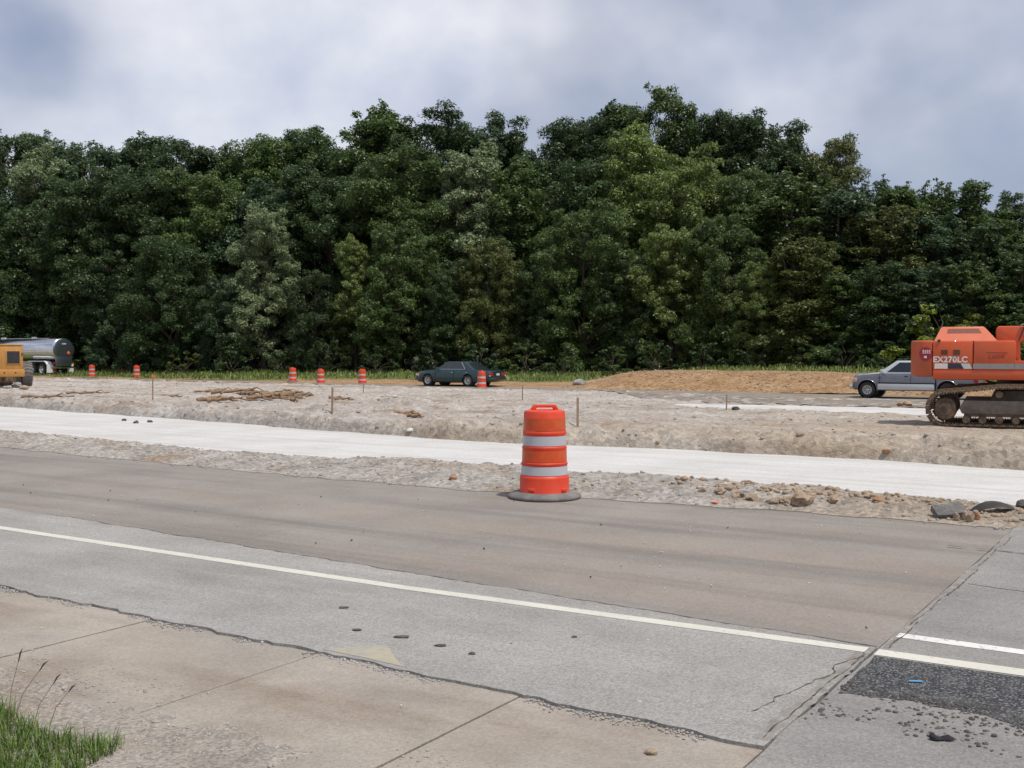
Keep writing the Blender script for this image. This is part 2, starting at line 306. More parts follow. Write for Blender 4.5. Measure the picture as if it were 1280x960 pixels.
simple('weight_orange', (0.50, 0.085, 0.026), 0.5, var=0.08, scale=3, dirt=(0.27, 0.105, 0.055), dirt_amt=0.75, dscale=1.8)
simple('hood_orange', (0.60, 0.135, 0.06), 0.5, var=0.06, scale=3, dirt=(0.52, 0.2, 0.12), dirt_amt=0.5, dscale=2)
simple('vent_dark', (0.19, 0.055, 0.03), 0.6, var=0.2); simple('grille_brown', (0.14, 0.075, 0.045), 0.7, var=0.2)
simple('stripe_gray', (0.27, 0.26, 0.26), 0.5, var=0.08, dirt=(0.35, 0.28, 0.24), dirt_amt=0.4)
simple('decal_white', (0.72, 0.68, 0.64), 0.5, var=0.08, scale=14, dirt=(0.55, 0.4, 0.33), dirt_amt=0.5, dscale=9)
simple('decal_navy', (0.028, 0.024, 0.05), 0.5, var=0.15); simple('decal_pale', (0.50, 0.56, 0.56), 0.5, var=0.1); simple('decal_red', (0.27, 0.014, 0.03), 0.45, var=0.12); simple('decal_faint', (0.30, 0.045, 0.04), 0.5, var=0.2)
simple('track_steel', (0.105, 0.075, 0.055), 0.75, metal=0.2, var=0.3, scale=9, dirt=(0.36, 0.25, 0.15), dirt_amt=0.95, dscale=4, bump=0.6, bscale=20)
simple('track_frame', (0.125, 0.105, 0.088), 0.8, var=0.2, dirt=(0.23, 0.19, 0.15), dirt_amt=0.8, dscale=3, bump=0.4, bscale=15)
simple('machine_yellow', (0.50, 0.235, 0.045), 0.5, var=0.1, scale=4, dirt=(0.33, 0.19, 0.085), dirt_amt=0.75, dscale=2.6)
simple('wood_stake', (0.28, 0.19, 0.13), 0.85, var=0.2, scale=20); simple('ribbon_orange', (0.75, 0.15, 0.05), 0.5, var=0.1)
simple('root_wood', (0.21, 0.13, 0.075), 0.9, var=0.35, scale=10, bump=0.5, bscale=25, dirt=(0.36, 0.28, 0.2), dirt_amt=0.4, dscale=6)
simple('clod_brown', (0.29, 0.215, 0.15), 0.95, var=0.25, scale=9, bump=0.9, bscale=22, dirt=(0.40, 0.31, 0.22), dirt_amt=0.7, dscale=5)
simple('clod_red', (0.29, 0.155, 0.085), 0.95, var=0.25, scale=9, bump=0.9, bscale=22, dirt=(0.36, 0.25, 0.16), dirt_amt=0.5, dscale=5)
simple('stone_gray', (0.33, 0.32, 0.31), 0.9, var=0.2, scale=7, bump=0.7, bscale=18, dirt=(0.24, 0.2, 0.16), dirt_amt=0.6, dscale=4)
simple('stone_white', (0.55, 0.54, 0.52), 0.9, var=0.1, scale=7, bump=0.6, bscale=18)
simple('stone_dark', (0.075, 0.068, 0.062), 0.9, var=0.3, scale=9, bump=0.7, bscale=25)
simple('asphalt_chunk', (0.115, 0.112, 0.11), 0.9, var=0.25, scale=25, bump=0.9, bscale=45, dirt=(0.25, 0.23, 0.2), dirt_amt=0.6, dscale=9)
simple('rag_black', (0.012, 0.010, 0.016), 0.8, var=0.3, bump=0.6, bscale=60)
simple('crack_fill', (0.035, 0.03, 0.026), 0.95, var=0.5, scale=30, dirt=(0.14, 0.12, 0.1), dirt_amt=0.8, dscale=12)
simple('seam_dirt', (0.245, 0.23, 0.208), 0.95, var=0.25, scale=14, bump=0.6, bscale=60, dirt=(0.12, 0.11, 0.1), dirt_amt=0.6, dscale=9)
simple('scrap_orange', (0.75, 0.20, 0.13), 0.5, var=0.1); simple('scrap_blue', (0.10, 0.33, 0.55), 0.4, var=0.1)

def paint_mat(name, col, wear, wscale, under):
    m, N, L, b = newmat(name); tc = N.new('ShaderNodeTexCoord')
    n = N.new('ShaderNodeTexNoise'); n.inputs['Scale'].default_value = wscale; n.inputs['Detail'].default_value = 8; n.inputs['Roughness'].default_value = 0.75
    L.new(tc.outputs['Object'], n.inputs['Vector'])
    mr = N.new('ShaderNodeMapRange'); mr.inputs['From Min'].default_value = wear; mr.inputs['From Max'].default_value = wear + 0.10; L.new(n.outputs['Fac'], mr.inputs['Value'])
    n2 = N.new('ShaderNodeTexNoise'); n2.inputs['Scale'].default_value = 2.0; n2.inputs['Detail'].default_value = 5; L.new(tc.outputs['Object'], n2.inputs['Vector'])
    r = N.new('ShaderNodeValToRGB'); r.color_ramp.elements[0].position = 0.3; r.color_ramp.elements[1].position = 0.7
    r.color_ramp.elements[0].color = tuple(c * 0.86 for c in col) + (1,); r.color_ramp.elements[1].color = tuple(col) + (1,); L.new(n2.outputs['Fac'], r.inputs['Fac'])
    mx = N.new('ShaderNodeMix'); mx.data_type = 'RGBA'; mx.inputs['B'].default_value = tuple(under) + (1,)
    L.new(mr.outputs[0], mx.inputs['Factor']); L.new(r.outputs[0], mx.inputs['A']); L.new(mx.outputs['Result'], b.inputs['Base Color'])
    b.inputs['Roughness'].default_value = 0.7
    MATS[name] = m
paint_mat('paint_line', (0.56, 0.545, 0.48), 0.56, 34, (0.30, 0.29, 0.28)); paint_mat('paint_worn', (0.66, 0.65, 0.62), 0.545, 30, (0.24, 0.235, 0.23)); paint_mat('paint_yellow', (0.37, 0.335, 0.235), 0.47, 14, (0.28, 0.27, 0.25))

# ------------------------------------------------------------------ mesh helpers
class MB:
    def __init__(s): s.v = []; s.f = []
    def add(s, vs, fs):
        o = len(s.v); s.v += [tuple(p) for p in vs]; s.f += [[i + o for i in f] for f in fs]; return s
    def box(s, x0, x1, y0, y1, z0, z1, c=0.0):
        if c <= 0:
            vs = [(x, y, z) for z in (z0, z1) for y in (y0, y1) for x in (x0, x1)]
            return s.add(vs, [[0, 2, 3, 1], [4, 5, 7, 6], [0, 1, 5, 4], [2, 6, 7, 3], [0, 4, 6, 2], [1, 3, 7, 5]])
        bm = bmesh.new(); bmesh.ops.create_cube(bm, size=1.0)
        for q in bm.verts: q.co = ((x0 + x1) / 2 + q.co.x * (x1 - x0), (y0 + y1) / 2 + q.co.y * (y1 - y0), (z0 + z1) / 2 + q.co.z * (z1 - z0))
        bmesh.ops.bevel(bm, geom=bm.edges[:], offset=c, segments=2, affect='EDGES', profile=0.5)
        return s.bm(bm)
    def bm(s, bm):
        bm.verts.index_update(); s.add([q.co for q in bm.verts], [[q.index for q in f.verts] for f in bm.faces]); bm.free(); return s
    def prism(s, poly, y0, y1, c=0.0, axis='y', seg=2):
        """polygon in (x, z) extruded along y (or polygon (x, y) along z), edges rounded by c"""
        bm = bmesh.new(); n = len(poly)
        mk = (lambda p, t: (p[0], t, p[1])) if axis == 'y' else ((lambda p, t: (p[0], p[1], t)) if axis == 'z' else (lambda p, t: (t, p[0], p[1])))
        a = [bm.verts.new(mk(p, y0)) for p in poly]; b = [bm.verts.new(mk(p, y1)) for p in poly]
        bm.faces.new(a); bm.faces.new(b[::-1])
        for i in range(n): bm.faces.new((a[i], b[i], b[(i + 1) % n], a[(i + 1) % n]))
        bmesh.ops.recalc_face_normals(bm, faces=bm.faces[:])
        if c > 0: bmesh.ops.bevel(bm, geom=bm.edges[:], offset=c, segments=seg, affect='EDGES', profile=0.5, clamp_overlap=True)
        return s.bm(bm)
    def lathe(s, prof, n=24, center=(0, 0, 0), axis='z', sx=1.0, sy=1.0, loop=False):
        vs = []; fs = []; m = len(prof)
        for i in range(n):
            a = 2 * math.pi * i / n; ca, sa = math.cos(a), math.sin(a)
            for r, h in prof:
                p = (r * ca * sx, r * sa * sy, h)
                if axis == 'y': p = (p[0], h, p[1])
                elif axis == 'x': p = (h, p[0], p[1])
                vs.append((p[0] + center[0], p[1] + center[1], p[2] + center[2]))
        for i in range(n):
            j = (i + 1) % n
            for k in range(m - 1):
                fs.append([i * m + k, j * m + k, j * m + k + 1, i * m + k + 1])
        if loop: fs += [[i * m + m - 1, ((i + 1) % n) * m + m - 1, ((i + 1) % n) * m, i * m] for i in range(n)]
        if not loop and prof[0][0] > 1e-6: fs.append([i * m for i in range(n)][::-1])
        if not loop and prof[-1][0] > 1e-6: fs.append([i * m + m - 1 for i in range(n)])
        return s.add(vs, fs)
    def tube(s, pts, rad, n=8, cap=True):
        pts = [Vector(p) for p in pts]; k = len(pts)
        if not hasattr(rad, '__len__'): rad = [rad] * k
        vs = []; up = Vector((0.03, 0.02, 1))
        for i, p in enumerate(pts):
            t = (pts[min(i + 1, k - 1)] - pts[max(i - 1, 0)]).normalized()
            a = t.cross(up); a = a.normalized() if a.length > 1e-3 else t.cross(Vector((1, 0, 0))).normalized(); b = a.cross(t)
            for j in range(n):
                w = 2 * math.pi * j / n; vs.append(p + (a * math.cos(w) + b * math.sin(w)) * rad[i])
        fs = [[i * n + j, i * n + (j + 1) % n, (i + 1) * n + (j + 1) % n, (i + 1) * n + j] for i in range(k - 1) for j in range(n)]
        if cap: fs += [list(range(n))[::-1], [(k - 1) * n + j for j in range(n)]]
        return s.add(vs, fs)
    def loft(s, rings, closed=True, cap=True):
        n = len(rings[0]); vs = [p for r in rings for p in r]; fs = []
        for i in range(len(rings) - 1):
            for j in range(n if closed else n - 1):
                fs.append([i * n + j, i * n + (j + 1) % n, (i + 1) * n + (j + 1) % n, (i + 1) * n + j])
        if cap: fs += [list(range(n))[::-1], [(len(rings) - 1) * n + j for j in range(n)]]
        return s.add(vs, fs)
    def mesh(s, name, mat, smooth=None):
        me = bpy.data.meshes.new(name); me.from_pydata(s.v, [], s.f)
        bm = bmesh.new(); bm.from_mesh(me); bmesh.ops.recalc_face_normals(bm, faces=bm.faces[:]); bm.to_mesh(me); bm.free()
        me.materials.append(MATS[mat])
        if smooth is not None:
            me.shade_smooth(); me.set_sharp_from_angle(angle=R(smooth))
        me.update(); return me
    def build(s, name, mat, parent=None, smooth=35, loc=None):
        return link(name, s.mesh(name, mat, smooth), parent, loc)
def link(name, me, parent=None, loc=None, rot=None, scale=None):
    o = bpy.data.objects.new(name, me); COL.objects.link(o)
    if parent: o.parent = parent
    if loc: o.location = loc
    if rot: o.rotation_euler = rot
    if scale: o.scale = scale
    return o
def tag(o, label=None, cat=None, group=None, kind=None):
    if label: o['label'] = label
    if cat: o['category'] = cat
    if group: o['group'] = group
    if kind: o['kind'] = kind
    return o
def empty(name, loc, rz=0.0):
    o = bpy.data.objects.new(name, None); COL.objects.link(o); o.location = loc; o.rotation_euler = (0, 0, rz); o.empty_display_size = 0.3; return o
def copy_tree(o, parent=None):
    c = o.copy(); COL.objects.link(c)
    if parent: c.parent = parent
    for ch in list(o.children): copy_tree(ch, c)
    return c
def np_mesh(name, V, F, mat, smooth=False):
    V = np.asarray(V, np.float32); F = np.asarray(F, np.int32); k = F.shape[1]
    me = bpy.data.meshes.new(name); me.vertices.add(len(V)); me.vertices.foreach_set('co', V.ravel())
    me.loops.add(F.size); me.loops.foreach_set('vertex_index', F.ravel())
    me.polygons.add(len(F)); me.polygons.foreach_set('loop_start', np.arange(0, F.size, k, dtype=np.int32)); me.polygons.foreach_set('loop_total', np.full(len(F), k, np.int32))
    me.update(calc_edges=True); me.materials.append(MATS[mat])
    if smooth: me.shade_smooth()
    return me
def sheet(name, us, vlo, vhi, nv, hfun, mat, kind='structure', smooth=True, tpow=1.0):
    """height-field strip between two edges vlo(u) .. vhi(u)"""
    us = np.asarray(us, float); t = np.linspace(0, 1, nv) ** tpow
    lo = np.array([vlo(u) if callable(vlo) else vlo for u in us]); hi = np.array([vhi(u) if callable(vhi) else vhi for u in us])
    U = np.repeat(us[:, None], nv, 1); V = lo[:, None] + (hi - lo)[:, None] * t[None, :]; Z = hfun(U, V)
    P = np.stack([U, V, Z + 0 * U], -1).reshape(-1, 3); n = len(us)
    i, j = np.meshgrid(np.arange(n - 1), np.arange(nv - 1), indexing='ij'); a = (i * nv + j).ravel()
    F = np.stack([a, a + nv, a + nv + 1, a + 1], 1)
    return tag(link(name, np_mesh(name, P, F, mat, smooth)), kind=kind)
def flat_poly(name, pts, z, mat, parent=None, thick=0.0):
    bm = bmesh.new(); vs = [bm.verts.new((p[0], p[1], z)) for p in pts]; es = [bm.edges.new((vs[i], vs[(i + 1) % len(vs)])) for i in range(len(vs))]
    r = bmesh.ops.triangle_fill(bm, edges=es, use_beauty=True)
    for f in bm.faces:
        if f.normal.z < 0: f.normal_flip()
    if thick:
        g = bmesh.ops.extrude_face_region(bm, geom=bm.faces[:])
        for q in g['geom']:
            if isinstance(q, bmesh.types.BMVert): q.co.z -= thick
        bmesh.ops.recalc_face_normals(bm, faces=bm.faces[:])
    me = bpy.data.meshes.new(name); bm.to_mesh(me); bm.free(); me.materials.append(MATS[mat]); return link(name, me, parent)
def jag(p0, p1, step, amp, seed, gain=0.6):
    """a ragged broken edge from p0 to p1"""
    L_ = math.hypot(p1[0] - p0[0], p1[1] - p0[1]); n = max(2, int(L_ / step)); dx, dy = (p1[0] - p0[0]) / L_, (p1[1] - p0[1]) / L_
    out = []
    for i in range(n + 1):
        t = i / n; w = float(fbm(t * L_, 0, step * 6, 4, gain, seed)) * amp; out.append((p0[0] + dx * L_ * t - dy * w, p0[1] + dy * L_ * t + dx * w))
    return out
def ribbon(name, path, width, z, mat, seed=0, parent=None, wvar=0.6):
    V = []; F = []; rr = np.random.default_rng(seed); dx, dy = path[-1][0] - path[0][0], path[-1][1] - path[0][1]; l = math.hypot(dx, dy) or 1
    for i, p in enumerate(path):
        w = width * (1 - wvar + 2 * wvar * rr.random()) / 2
        V += [(p[0] - dy / l * w, p[1] + dx / l * w, z), (p[0] + dy / l * w, p[1] - dx / l * w, z)]
        if i: k = 2 * i; F.append([k - 2, k - 1, k + 1, k])
    return link(name, np_mesh(name, V, F, mat), parent)


# ------------------------------------------------------------------ the setting: ground, roads, dirt
def spaced(lo, hi, near, mid, far_):
    """grid lines, fine near `near`, coarser away from it"""
    out = [lo]; 
    while out[-1] < hi: out.append(out[-1] + max(mid, far_ * abs(out[-1] - near)))
    return np.array(out)
gu = np.unique(np.concatenate([np.linspace(-2500, -160, 14), np.linspace(-160, 60, 56), np.linspace(60, 2500, 14)]))
gv = np.unique(np.concatenate([np.linspace(-400, -20, 8), np.linspace(-20, 100, 61), np.linspace(100, 2500, 16)]))
U_, V_ = np.meshgrid(gu, gv, indexing='ij'); Z_ = base(V_) - 0.12 - 0.45 * sstep(9.5, 10.5, V_) * sstep(58, 50, V_)
nn = len(gv); ii, jj = np.meshgrid(np.arange(len(gu) - 1), np.arange(nn - 1), indexing='ij'); a_ = (ii * nn + jj).ravel()
tag(link('ground', np_mesh('ground', np.stack([U_, V_, Z_], -1).reshape(-1, 3), np.stack([a_, a_ + nn, a_ + nn + 1, a_ + 1], 1), 'forest_floor', True)), kind='structure')

SEAM = -1.45                                              # construction joint across the road
# brown travel lane
edge_far = [(u, float(roadfar(u)) + 0.5) for u in np.linspace(-110, SEAM, 120)]
road = tag(flat_poly('road', [(-110, 5.7), (SEAM, 5.5)] + edge_far[::-1], 0.0, 'road_brown', thick=0.05), kind='structure')
# grey asphalt shoulder that overlaps the lane, ragged both sides
be = jag((-60, 6.05), (-9, 6.16), 0.5, 0.05, 3.1) + jag((-9, 6.16), (-5.5, 5.94), 0.06, 0.05, 1.3)[1:] + jag((-5.5, 5.94), (SEAM, 5.72), 0.06, 0.04, 2.2)[1:]
ne = jag((SEAM, 4.05), (-9, 4.12), 0.035, 0.05, 5.2) + jag((-9, 4.12), (-60, 4.15), 0.5, 0.05, 4.4)[1:]
shoulder = tag(flat_poly('asphalt_shoulder', be + ne, 0.012, 'asphalt_gray', thick=0.05), kind='structure')
ribbon('crack', [(p[0], p[1] + 0.004) for p in be], 0.010, 0.0135, 'crack_fill', 4, road, 0.85)
# concrete gutter: cast slabs with open joints
gut = tag(flat_poly('gutter', [(-30, 2.66), (SEAM, 2.66), (SEAM, 4.14), (-30, 4.25)], -0.022, 'crack_fill'), kind='structure')
js = [SEAM, -2.60, -3.85, -5.15, -6.42, -7.7, -8.95, -10.2, -11.5, -12.75, -14.0]
for i in range(len(js) - 1):
    b0, b1 = js[i] - 0.006, js[i + 1] + 0.006
    e0 = jag((b0, 2.70), (b0, 4.10), 0.08, 0.006, 3.3 + i); e1 = jag((b1, 4.10), (b1, 2.70), 0.08, 0.006, 8.3 + i)
    flat_poly('slab', e0 + e1, -0.004 + 0.002 * (i % 2), 'concrete_tan', gut, thick=0.06)
# side asphalt beyond the joint, with its dark patch and markings
sr_far = [(u, float(roadfar(u)) + 0.5) for u in np.linspace(SEAM, 30, 40)]
side = tag(flat_poly('side_road', jag((SEAM + 0.01, -8), (SEAM + 0.01, 10.6), 0.07, 0.02, 7.7) + sr_far[1:] + [(30, -8)], 0.008, 'asphalt_old', thick=0.05), kind='structure')
ribbon('seam_filler', jag((SEAM - 0.035, 4.10), (SEAM - 0.03, 5.58), 0.04, 0.02, 3.4), 0.06, 0.0126, 'seam_dirt', 19, side, 0.45); ribbon('seam_filler', jag((SEAM + 0.045, 5.75), (SEAM + 0.045, 9.9), 0.05, 0.02, 5.4), 0.04, 0.0093, 'seam_dirt', 20, side, 0.5)
for k_, (v0_, v1_, o_) in enumerate([(4.12, 4.80, -0.04), (4.75, 5.55, -0.03), (5.75, 6.4, 0.05), (6.3, 7.3, 0.04), (7.2, 8.2, 0.06), (8.3, 9.8, 0.05)]):
    ribbon('crack', jag((SEAM + o_, v0_), (SEAM + o_ + 0.01, v1_), 0.03, 0.02, 2.2 + k_), 0.006, 0.0134 if v0_ < 5.6 else 0.0100, 'crack_fill', 30 + k_, side, 0.9)
ribbon('crack', jag((SEAM - 0.18, 4.4), (SEAM - 0.02, 5.6), 0.03, 0.05, 2.9), 0.006, 0.0136, 'crack_fill', 12, shoulder, 0.9)
ribbon('crack', jag((SEAM - 0.30, 9.05), (SEAM + 0.5, 9.0), 0.05, 0.03, 3.9), 0.012, 0.0142, 'crack_fill', 13, side, 0.9)
ribbon('crack', jag((SEAM + 0.1, 7.62), (2.6, 7.35), 0.06, 0.05, 1.9), 0.008, 0.0096, 'crack_fill', 14, side, 0.9)
pe = jag((-0.20, 4.98), (-0.62, 4.86), 0.018, 0.10, 4.1, 0.75)[1:] + jag((-0.62, 4.86), (-1.12, 4.93), 0.018, 0.07, 6.6, 0.75)[1:] + jag((-1.12, 4.93), (-1.40, 4.86), 0.018, 0.05, 1.6, 0.75)[1:]
patch_edge = jag((SEAM + 0.03, 5.56), (3.2, 5.68), 0.05, 0.008, 1.1) + jag((3.2, 4.95), (-0.20, 4.98), 0.02, 0.10, 2.7, 0.75) + pe + jag(pe[-1], (SEAM + 0.03, 5.56), 0.04, 0.015, 3.6)[1:-1]
flat_poly('asphalt_patch', patch_edge, 0.0098, 'tar_patch', side)
def strip(name, pts, w, z, mat, parent, seed):
    up = []; dn = []
    for i in range(len(pts) - 1):
        up += jag((pts[i][0], pts[i][1] + w / 2), (pts[i + 1][0], pts[i + 1][1] + w / 2), 0.05, 0.006, seed + i); dn += jag((pts[i][0], pts[i][1] - w / 2), (pts[i + 1][0], pts[i + 1][1] - w / 2), 0.05, 0.006, seed + 5 + i)
    return flat_poly(name, up + dn[::-1], z, mat, parent)
strip('edge_line', [(-60, 5.25), (-20, 5.42), (-8.9, 5.46), (-4.4, 5.50), (SEAM - 0.03, 5.64)], 0.100, 0.0138, 'paint_line', shoulder, 3.0)
strip('edge_line', [(SEAM + 0.02, 5.64), (0.5, 5.70), (12, 5.9)], 0.12, 0.0105, 'paint_line', side, 6.0)
strip('edge_line', [(SEAM + 0.03, 6.045), (0.6, 6.06), (12, 6.2)], 0.10, 0.0100, 'paint_worn', side, 9.0)
flat_poly('paint_mark', jag((-3.85, 4.12), (-3.28, 4.10), 0.05, 0.02, 3.3) + jag((-3.28, 4.10), (-3.62, 4.36), 0.05, 0.03, 1.3)[1:] + jag((-3.62, 4.36), (-3.85, 4.12), 0.05, 0.03, 2.3)[1:-1], 0.0137, 'paint_yellow', shoulder)
# verge on the camera's side
verge_u = spaced(-16, 8, -3, 0.04, 0.012)
def H_verge(u, v):
    return 0.004 + 0.012 * fbm(u, v, 0.12, 3) + 0.05 * sstep(2.6, 1.2, v) - 0.03 * sstep(2.95, 3.12, v + 0.30 * fbm(u, v, 0.45, 6, 0.72) + 0.25 * sstep(-3.4, -2.2, u))
sheet('gravel_verge', verge_u[verge_u < SEAM - 0.02], -6, 3.2, 150, H_verge, 'gravel_soil', tpow=0.6)
# rubble windrow, limestone base course, torn-up dirt
sheet('rubble_windrow', spaced(-105, 26, -5, 0.045, 0.0045), lambda u: float(roadfar(u)) - 0.10 + 0.12 * float(fbm(u, 0, 0.5, 3, off=3)), lambda u: float(bednear(u)) + 0.4, 64, H_berm, 'rubble')
sheet('limestone_base', spaced(-105, 30, -8, 0.12, 0.006), lambda u: float(bednear(u)) - 0.5, lambda u: float(bedfar(u)) + 0.6, 60, H_bed, 'limestone')
sheet('dirt_field', spaced(-115, 32, -12, 0.10, 0.0042), lambda u: float(bedfar(u)) - 0.45, 48.4, 300, H_dirt, 'dirt_pale', tpow=1.25)
sheet('limestone_strip', np.linspace(-18, 34, 130), lambda u: 37.0 - 1.3 * float(sstep(-18, -9, u)) + 0.15 * float(fbm(u, 0, 1.1, 3)), lambda u: 37.3 + 1.0 * float(sstep(-18, -8, u)) + 0.15 * float(fbm(u, 9, 1.1, 3)), 10, lambda u, v: 0.45 * H_dirt(u, v) + 0.55 * base(v) + 0.085 - 0.16 * sstep(0.55, 0.0, v - (37.0 - 1.3 * sstep(-18, -9, u))), 'limestone')
sheet('haul_road', spaced(-150, 60, -20, 0.4, 0.01), lambda u: 46.2 - 6.2 * float(sstep(-27, -15, u)) + 0.5 * float(fbm(u, 3, 2.5, 3)), lambda u: 52.3, 24, lambda u, v: np.where(v < 46.6, H_dirt(u, v) + 0.02, base(v) + 0.03 + 0.02 * fbm(u, v, 1.6, 3)), 'far_asphalt')
sheet('tan_soil', np.concatenate([np.linspace(-110, -34, 110), np.linspace(-33.8, -7, 200), np.linspace(-6.8, 50, 60)]), lambda u: 51.6 + 0.5 * float(fbm(u, 3, 2.5, 3)), lambda u: 57.6 - 3.8 * float(sstep(-46, -60, u)) + 11 * float(sstep(-34, -28, u)) * float(sstep(-6, -9, u)) + 0.8 * float(fbm(u, 8, 4, 3)), 70,
      lambda u, v: np.where((u > -36) & (u < -6), H_mound(u, v), base(v) - 0.02 + 0.05 * sstep(51.4, 52.4, v) + 0.03 * fbm(u, v, 1.2, 3)), 'dirt_tan')
def grass_base_z(u, v): return base(v) + 0.04
sheet('verge_bank', np.linspace(-150, 60, 140), lambda u: 56.4 - 3.8 * float(sstep(-46, -60, u)) + 0.8 * float(fbm(u, 1, 4, 3)) + 4.6 * float(sstep(-36, -28, u)) * float(sstep(-5, -9, u)), 70.0, 16, lambda u, v: base(v) + 0.03 + 0.5 * sstep(-32, -26, u) * sstep(-8, -12, u) * sstep(58, 61, v) * sstep(70, 66, v) + 0.03 * fbm(u, v, 2, 2), 'verge_soil')

# grass: blades that nobody could count
def blades(name, mat, P, hgt, wid, lean, seed, color):
    rr = np.random.default_rng(seed); n = len(P); a = rr.random(n) * 2 * math.pi; d = np.stack([np.cos(a), np.sin(a), 0 * a], 1); s = np.stack([-np.sin(a), np.cos(a), 0 * a], 1)
    h = hgt * (0.45 + 0.9 * rr.random(n)); l = lean * h * rr.random(n); w = wid * (0.6 + 0.8 * rr.random(n)); up = np.array([0, 0, 1.0])
    V = np.stack([P - s * w[:, None], P + s * w[:, None],
                  P + d * (l * 0.35)[:, None] + up * (h * 0.6)[:, None] + s * (w * 0.8)[:, None], P + d * (l * 0.35)[:, None] + up * (h * 0.6)[:, None] - s * (w * 0.8)[:, None],
                  P + d * l[:, None] + up * h[:, None]], 1).reshape(-1, 3)
    b = np.arange(n)[:, None] * 5
    F = np.concatenate([np.concatenate([b, b + 1, b + 2], 1), np.concatenate([b, b + 2, b + 3], 1), np.concatenate([b + 3, b + 2, b + 4], 1)])
    o = link(name, np_mesh(name, V, F, mat)); o.color = tuple(color) + (1,); return o
rr = np.random.default_rng(8)
n = 60000; gu_ = -7.0 + 4.2 * rr.random(n); gv_ = 0.9 + 2.0 * rr.random(n)
edge = 2.68 + 0.20 * fbm(gu_, 0 * gu_, 0.5, 4, 0.6) - 1.6 * sstep(-3.62, -3.0, gu_)
k = (gv_ < edge) & ((fbm(gu_, gv_, 0.3, 3) > -0.55)); gu_, gv_ = gu_[k], gv_[k]
tag(blades('grass', 'grass_blade', np.stack([gu_, gv_, H_verge(gu_, gv_) - 0.006], 1), 0.062, 0.0022, 1.3, 2, (0.095, 0.155, 0.022)), 'short green grass growing at the edge of the gravel verge', 'grass', kind='stuff')
n = 44000; gu_ = -150 + 205 * rr.random(n); gv_ = 52.4 + 14 * rr.random(n)
k = (gv_ > 57.0 - 3.9 * sstep(-46, -60, gu_) + 1.2 * fbm(gu_, 0 * gu_, 5, 3) + 4.0 * sstep(-36, -28, gu_) * sstep(-5, -9, gu_)); gu_, gv_ = gu_[k], gv_[k]
gz = base(gv_) + 0.03 + 0.5 * sstep(-32, -26, gu_) * sstep(-8, -12, gu_) * sstep(58, 61, gv_) * sstep(70, 66, gv_)
tag(blades('meadow_grass', 'grass_blade', np.stack([gu_, gv_, gz - 0.03], 1), 0.26, 0.035, 0.9, 5, (0.145, 0.185, 0.045)), 'green grass strip along the foot of the wood', 'grass', kind='stuff')

# loose stones and crumbs, too many and too small to count
ico_v = []; 
_bm = bmesh.new(); bmesh.ops.create_icosphere(_bm, subdivisions=1, radius=1.0); _bm.verts.index_update()
ICO_V = np.array([q.co[:] for q in _bm.verts]); ICO_F = np.array([[q.index for q in f.verts] for f in _bm.faces]); _bm.free()
_bm = bmesh.new(); bmesh.ops.create_icosphere(_bm, subdivisions=3, radius=1.0); _bm.verts.index_update()
ICO3_V = np.array([q.co[:] for q in _bm.verts]); ICO3_F = np.array([[q.index for q in f.verts] for f in _bm.faces]); _bm.free()
def pebbles(name, P, size, mat, seed, label, flat=0.65):
    rr = np.random.default_rng(seed); n = len(P); k = len(ICO_V)
    s = (size * (0.45 + 1.1 * rr.random(n) ** 2))[:, None] * np.stack([0.7 + 0.6 * rr.random(n), 0.7 + 0.6 * rr.random(n), flat * (0.7 + 0.6 * rr.random(n))], 1)
    V = ICO_V[None] * (0.8 + 0.4 * rr.random((n, k, 1))) * s[:, None, :]
    a = rr.random(n) * 6.283; c, d = np.cos(a)[:, None], np.sin(a)[:, None]
    V = np.stack([V[..., 0] * c - V[..., 1] * d, V[..., 0] * d + V[..., 1] * c, V[..., 2]], -1) + P[:, None, :]
    V[..., 2] += (s[:, 2] * 0.35)[:, None]
    F = (ICO_F[None] + (np.arange(n) * k)[:, None, None]).reshape(-1, 3)
    return tag(link(name, np_mesh(name, V.reshape(-1, 3), F, mat)), label, 'gravel', kind='stuff')
rr = np.random.default_rng(21)
n = 2400; _e = np.array(ne)[::-1]; pu = -7.5 + 6 * rr.random(n); pv = np.interp(pu, _e[:, 0], _e[:, 1]) - 0.008 + 0.030 * rr.normal(size=n)
pebbles('edge_gravel', np.stack([pu, pv, 0 * pu - 0.002], 1)[(fbm(pu, 0 * pu, 0.35, 4) > 0.0) & (pv < np.interp(pu, _e[:, 0], _e[:, 1]) + 0.01)], 0.0065, 'stone_gray', 1, 'tiny grey stones crumbled along the ragged asphalt edge')
n = 5200; pu = -8.5 + 7.2 * rr.random(n); pv = 1.4 + 1.95 * rr.random(n) ** 0.62
pebbles('verge_gravel', np.stack([pu, pv, np.where(pv > 2.72, np.maximum(H_verge(pu, pv), -0.003), H_verge(pu, pv)) - 0.001], 1), 0.0055, 'stone_gray', 2, 'fine grey gravel scattered over the verge by the gutter')
n = 420; pu = -12 + 16 * rr.random(n); pv = 2.9 + 7 * rr.random(n)
pebbles('road_grit', np.stack([pu, pv, 0 * pu + 0.008], 1), 0.0055, 'stone_white', 3, 'scattered pale grit lying on the road surface')
n = 2600; pu = -1.42 + 2.6 * rr.random(n); pv = 5.0 - 0.52 * rr.random(n) ** 2.2 + 0.04 * rr.normal(size=n); k = (fbm(pu, pv, 0.16, 3) > -0.12) | (pv > 4.9)
pebbles('tar_crumbs', np.stack([pu, pv, 0 * pu + 0.006], 1)[k], 0.0085, 'stone_dark', 14, 'loose tar crumbs ravelled off the dark asphalt patch')
n = 70; pu = -12 + 15 * rr.random(n); pv = 2.9 + 7 * rr.random(n)
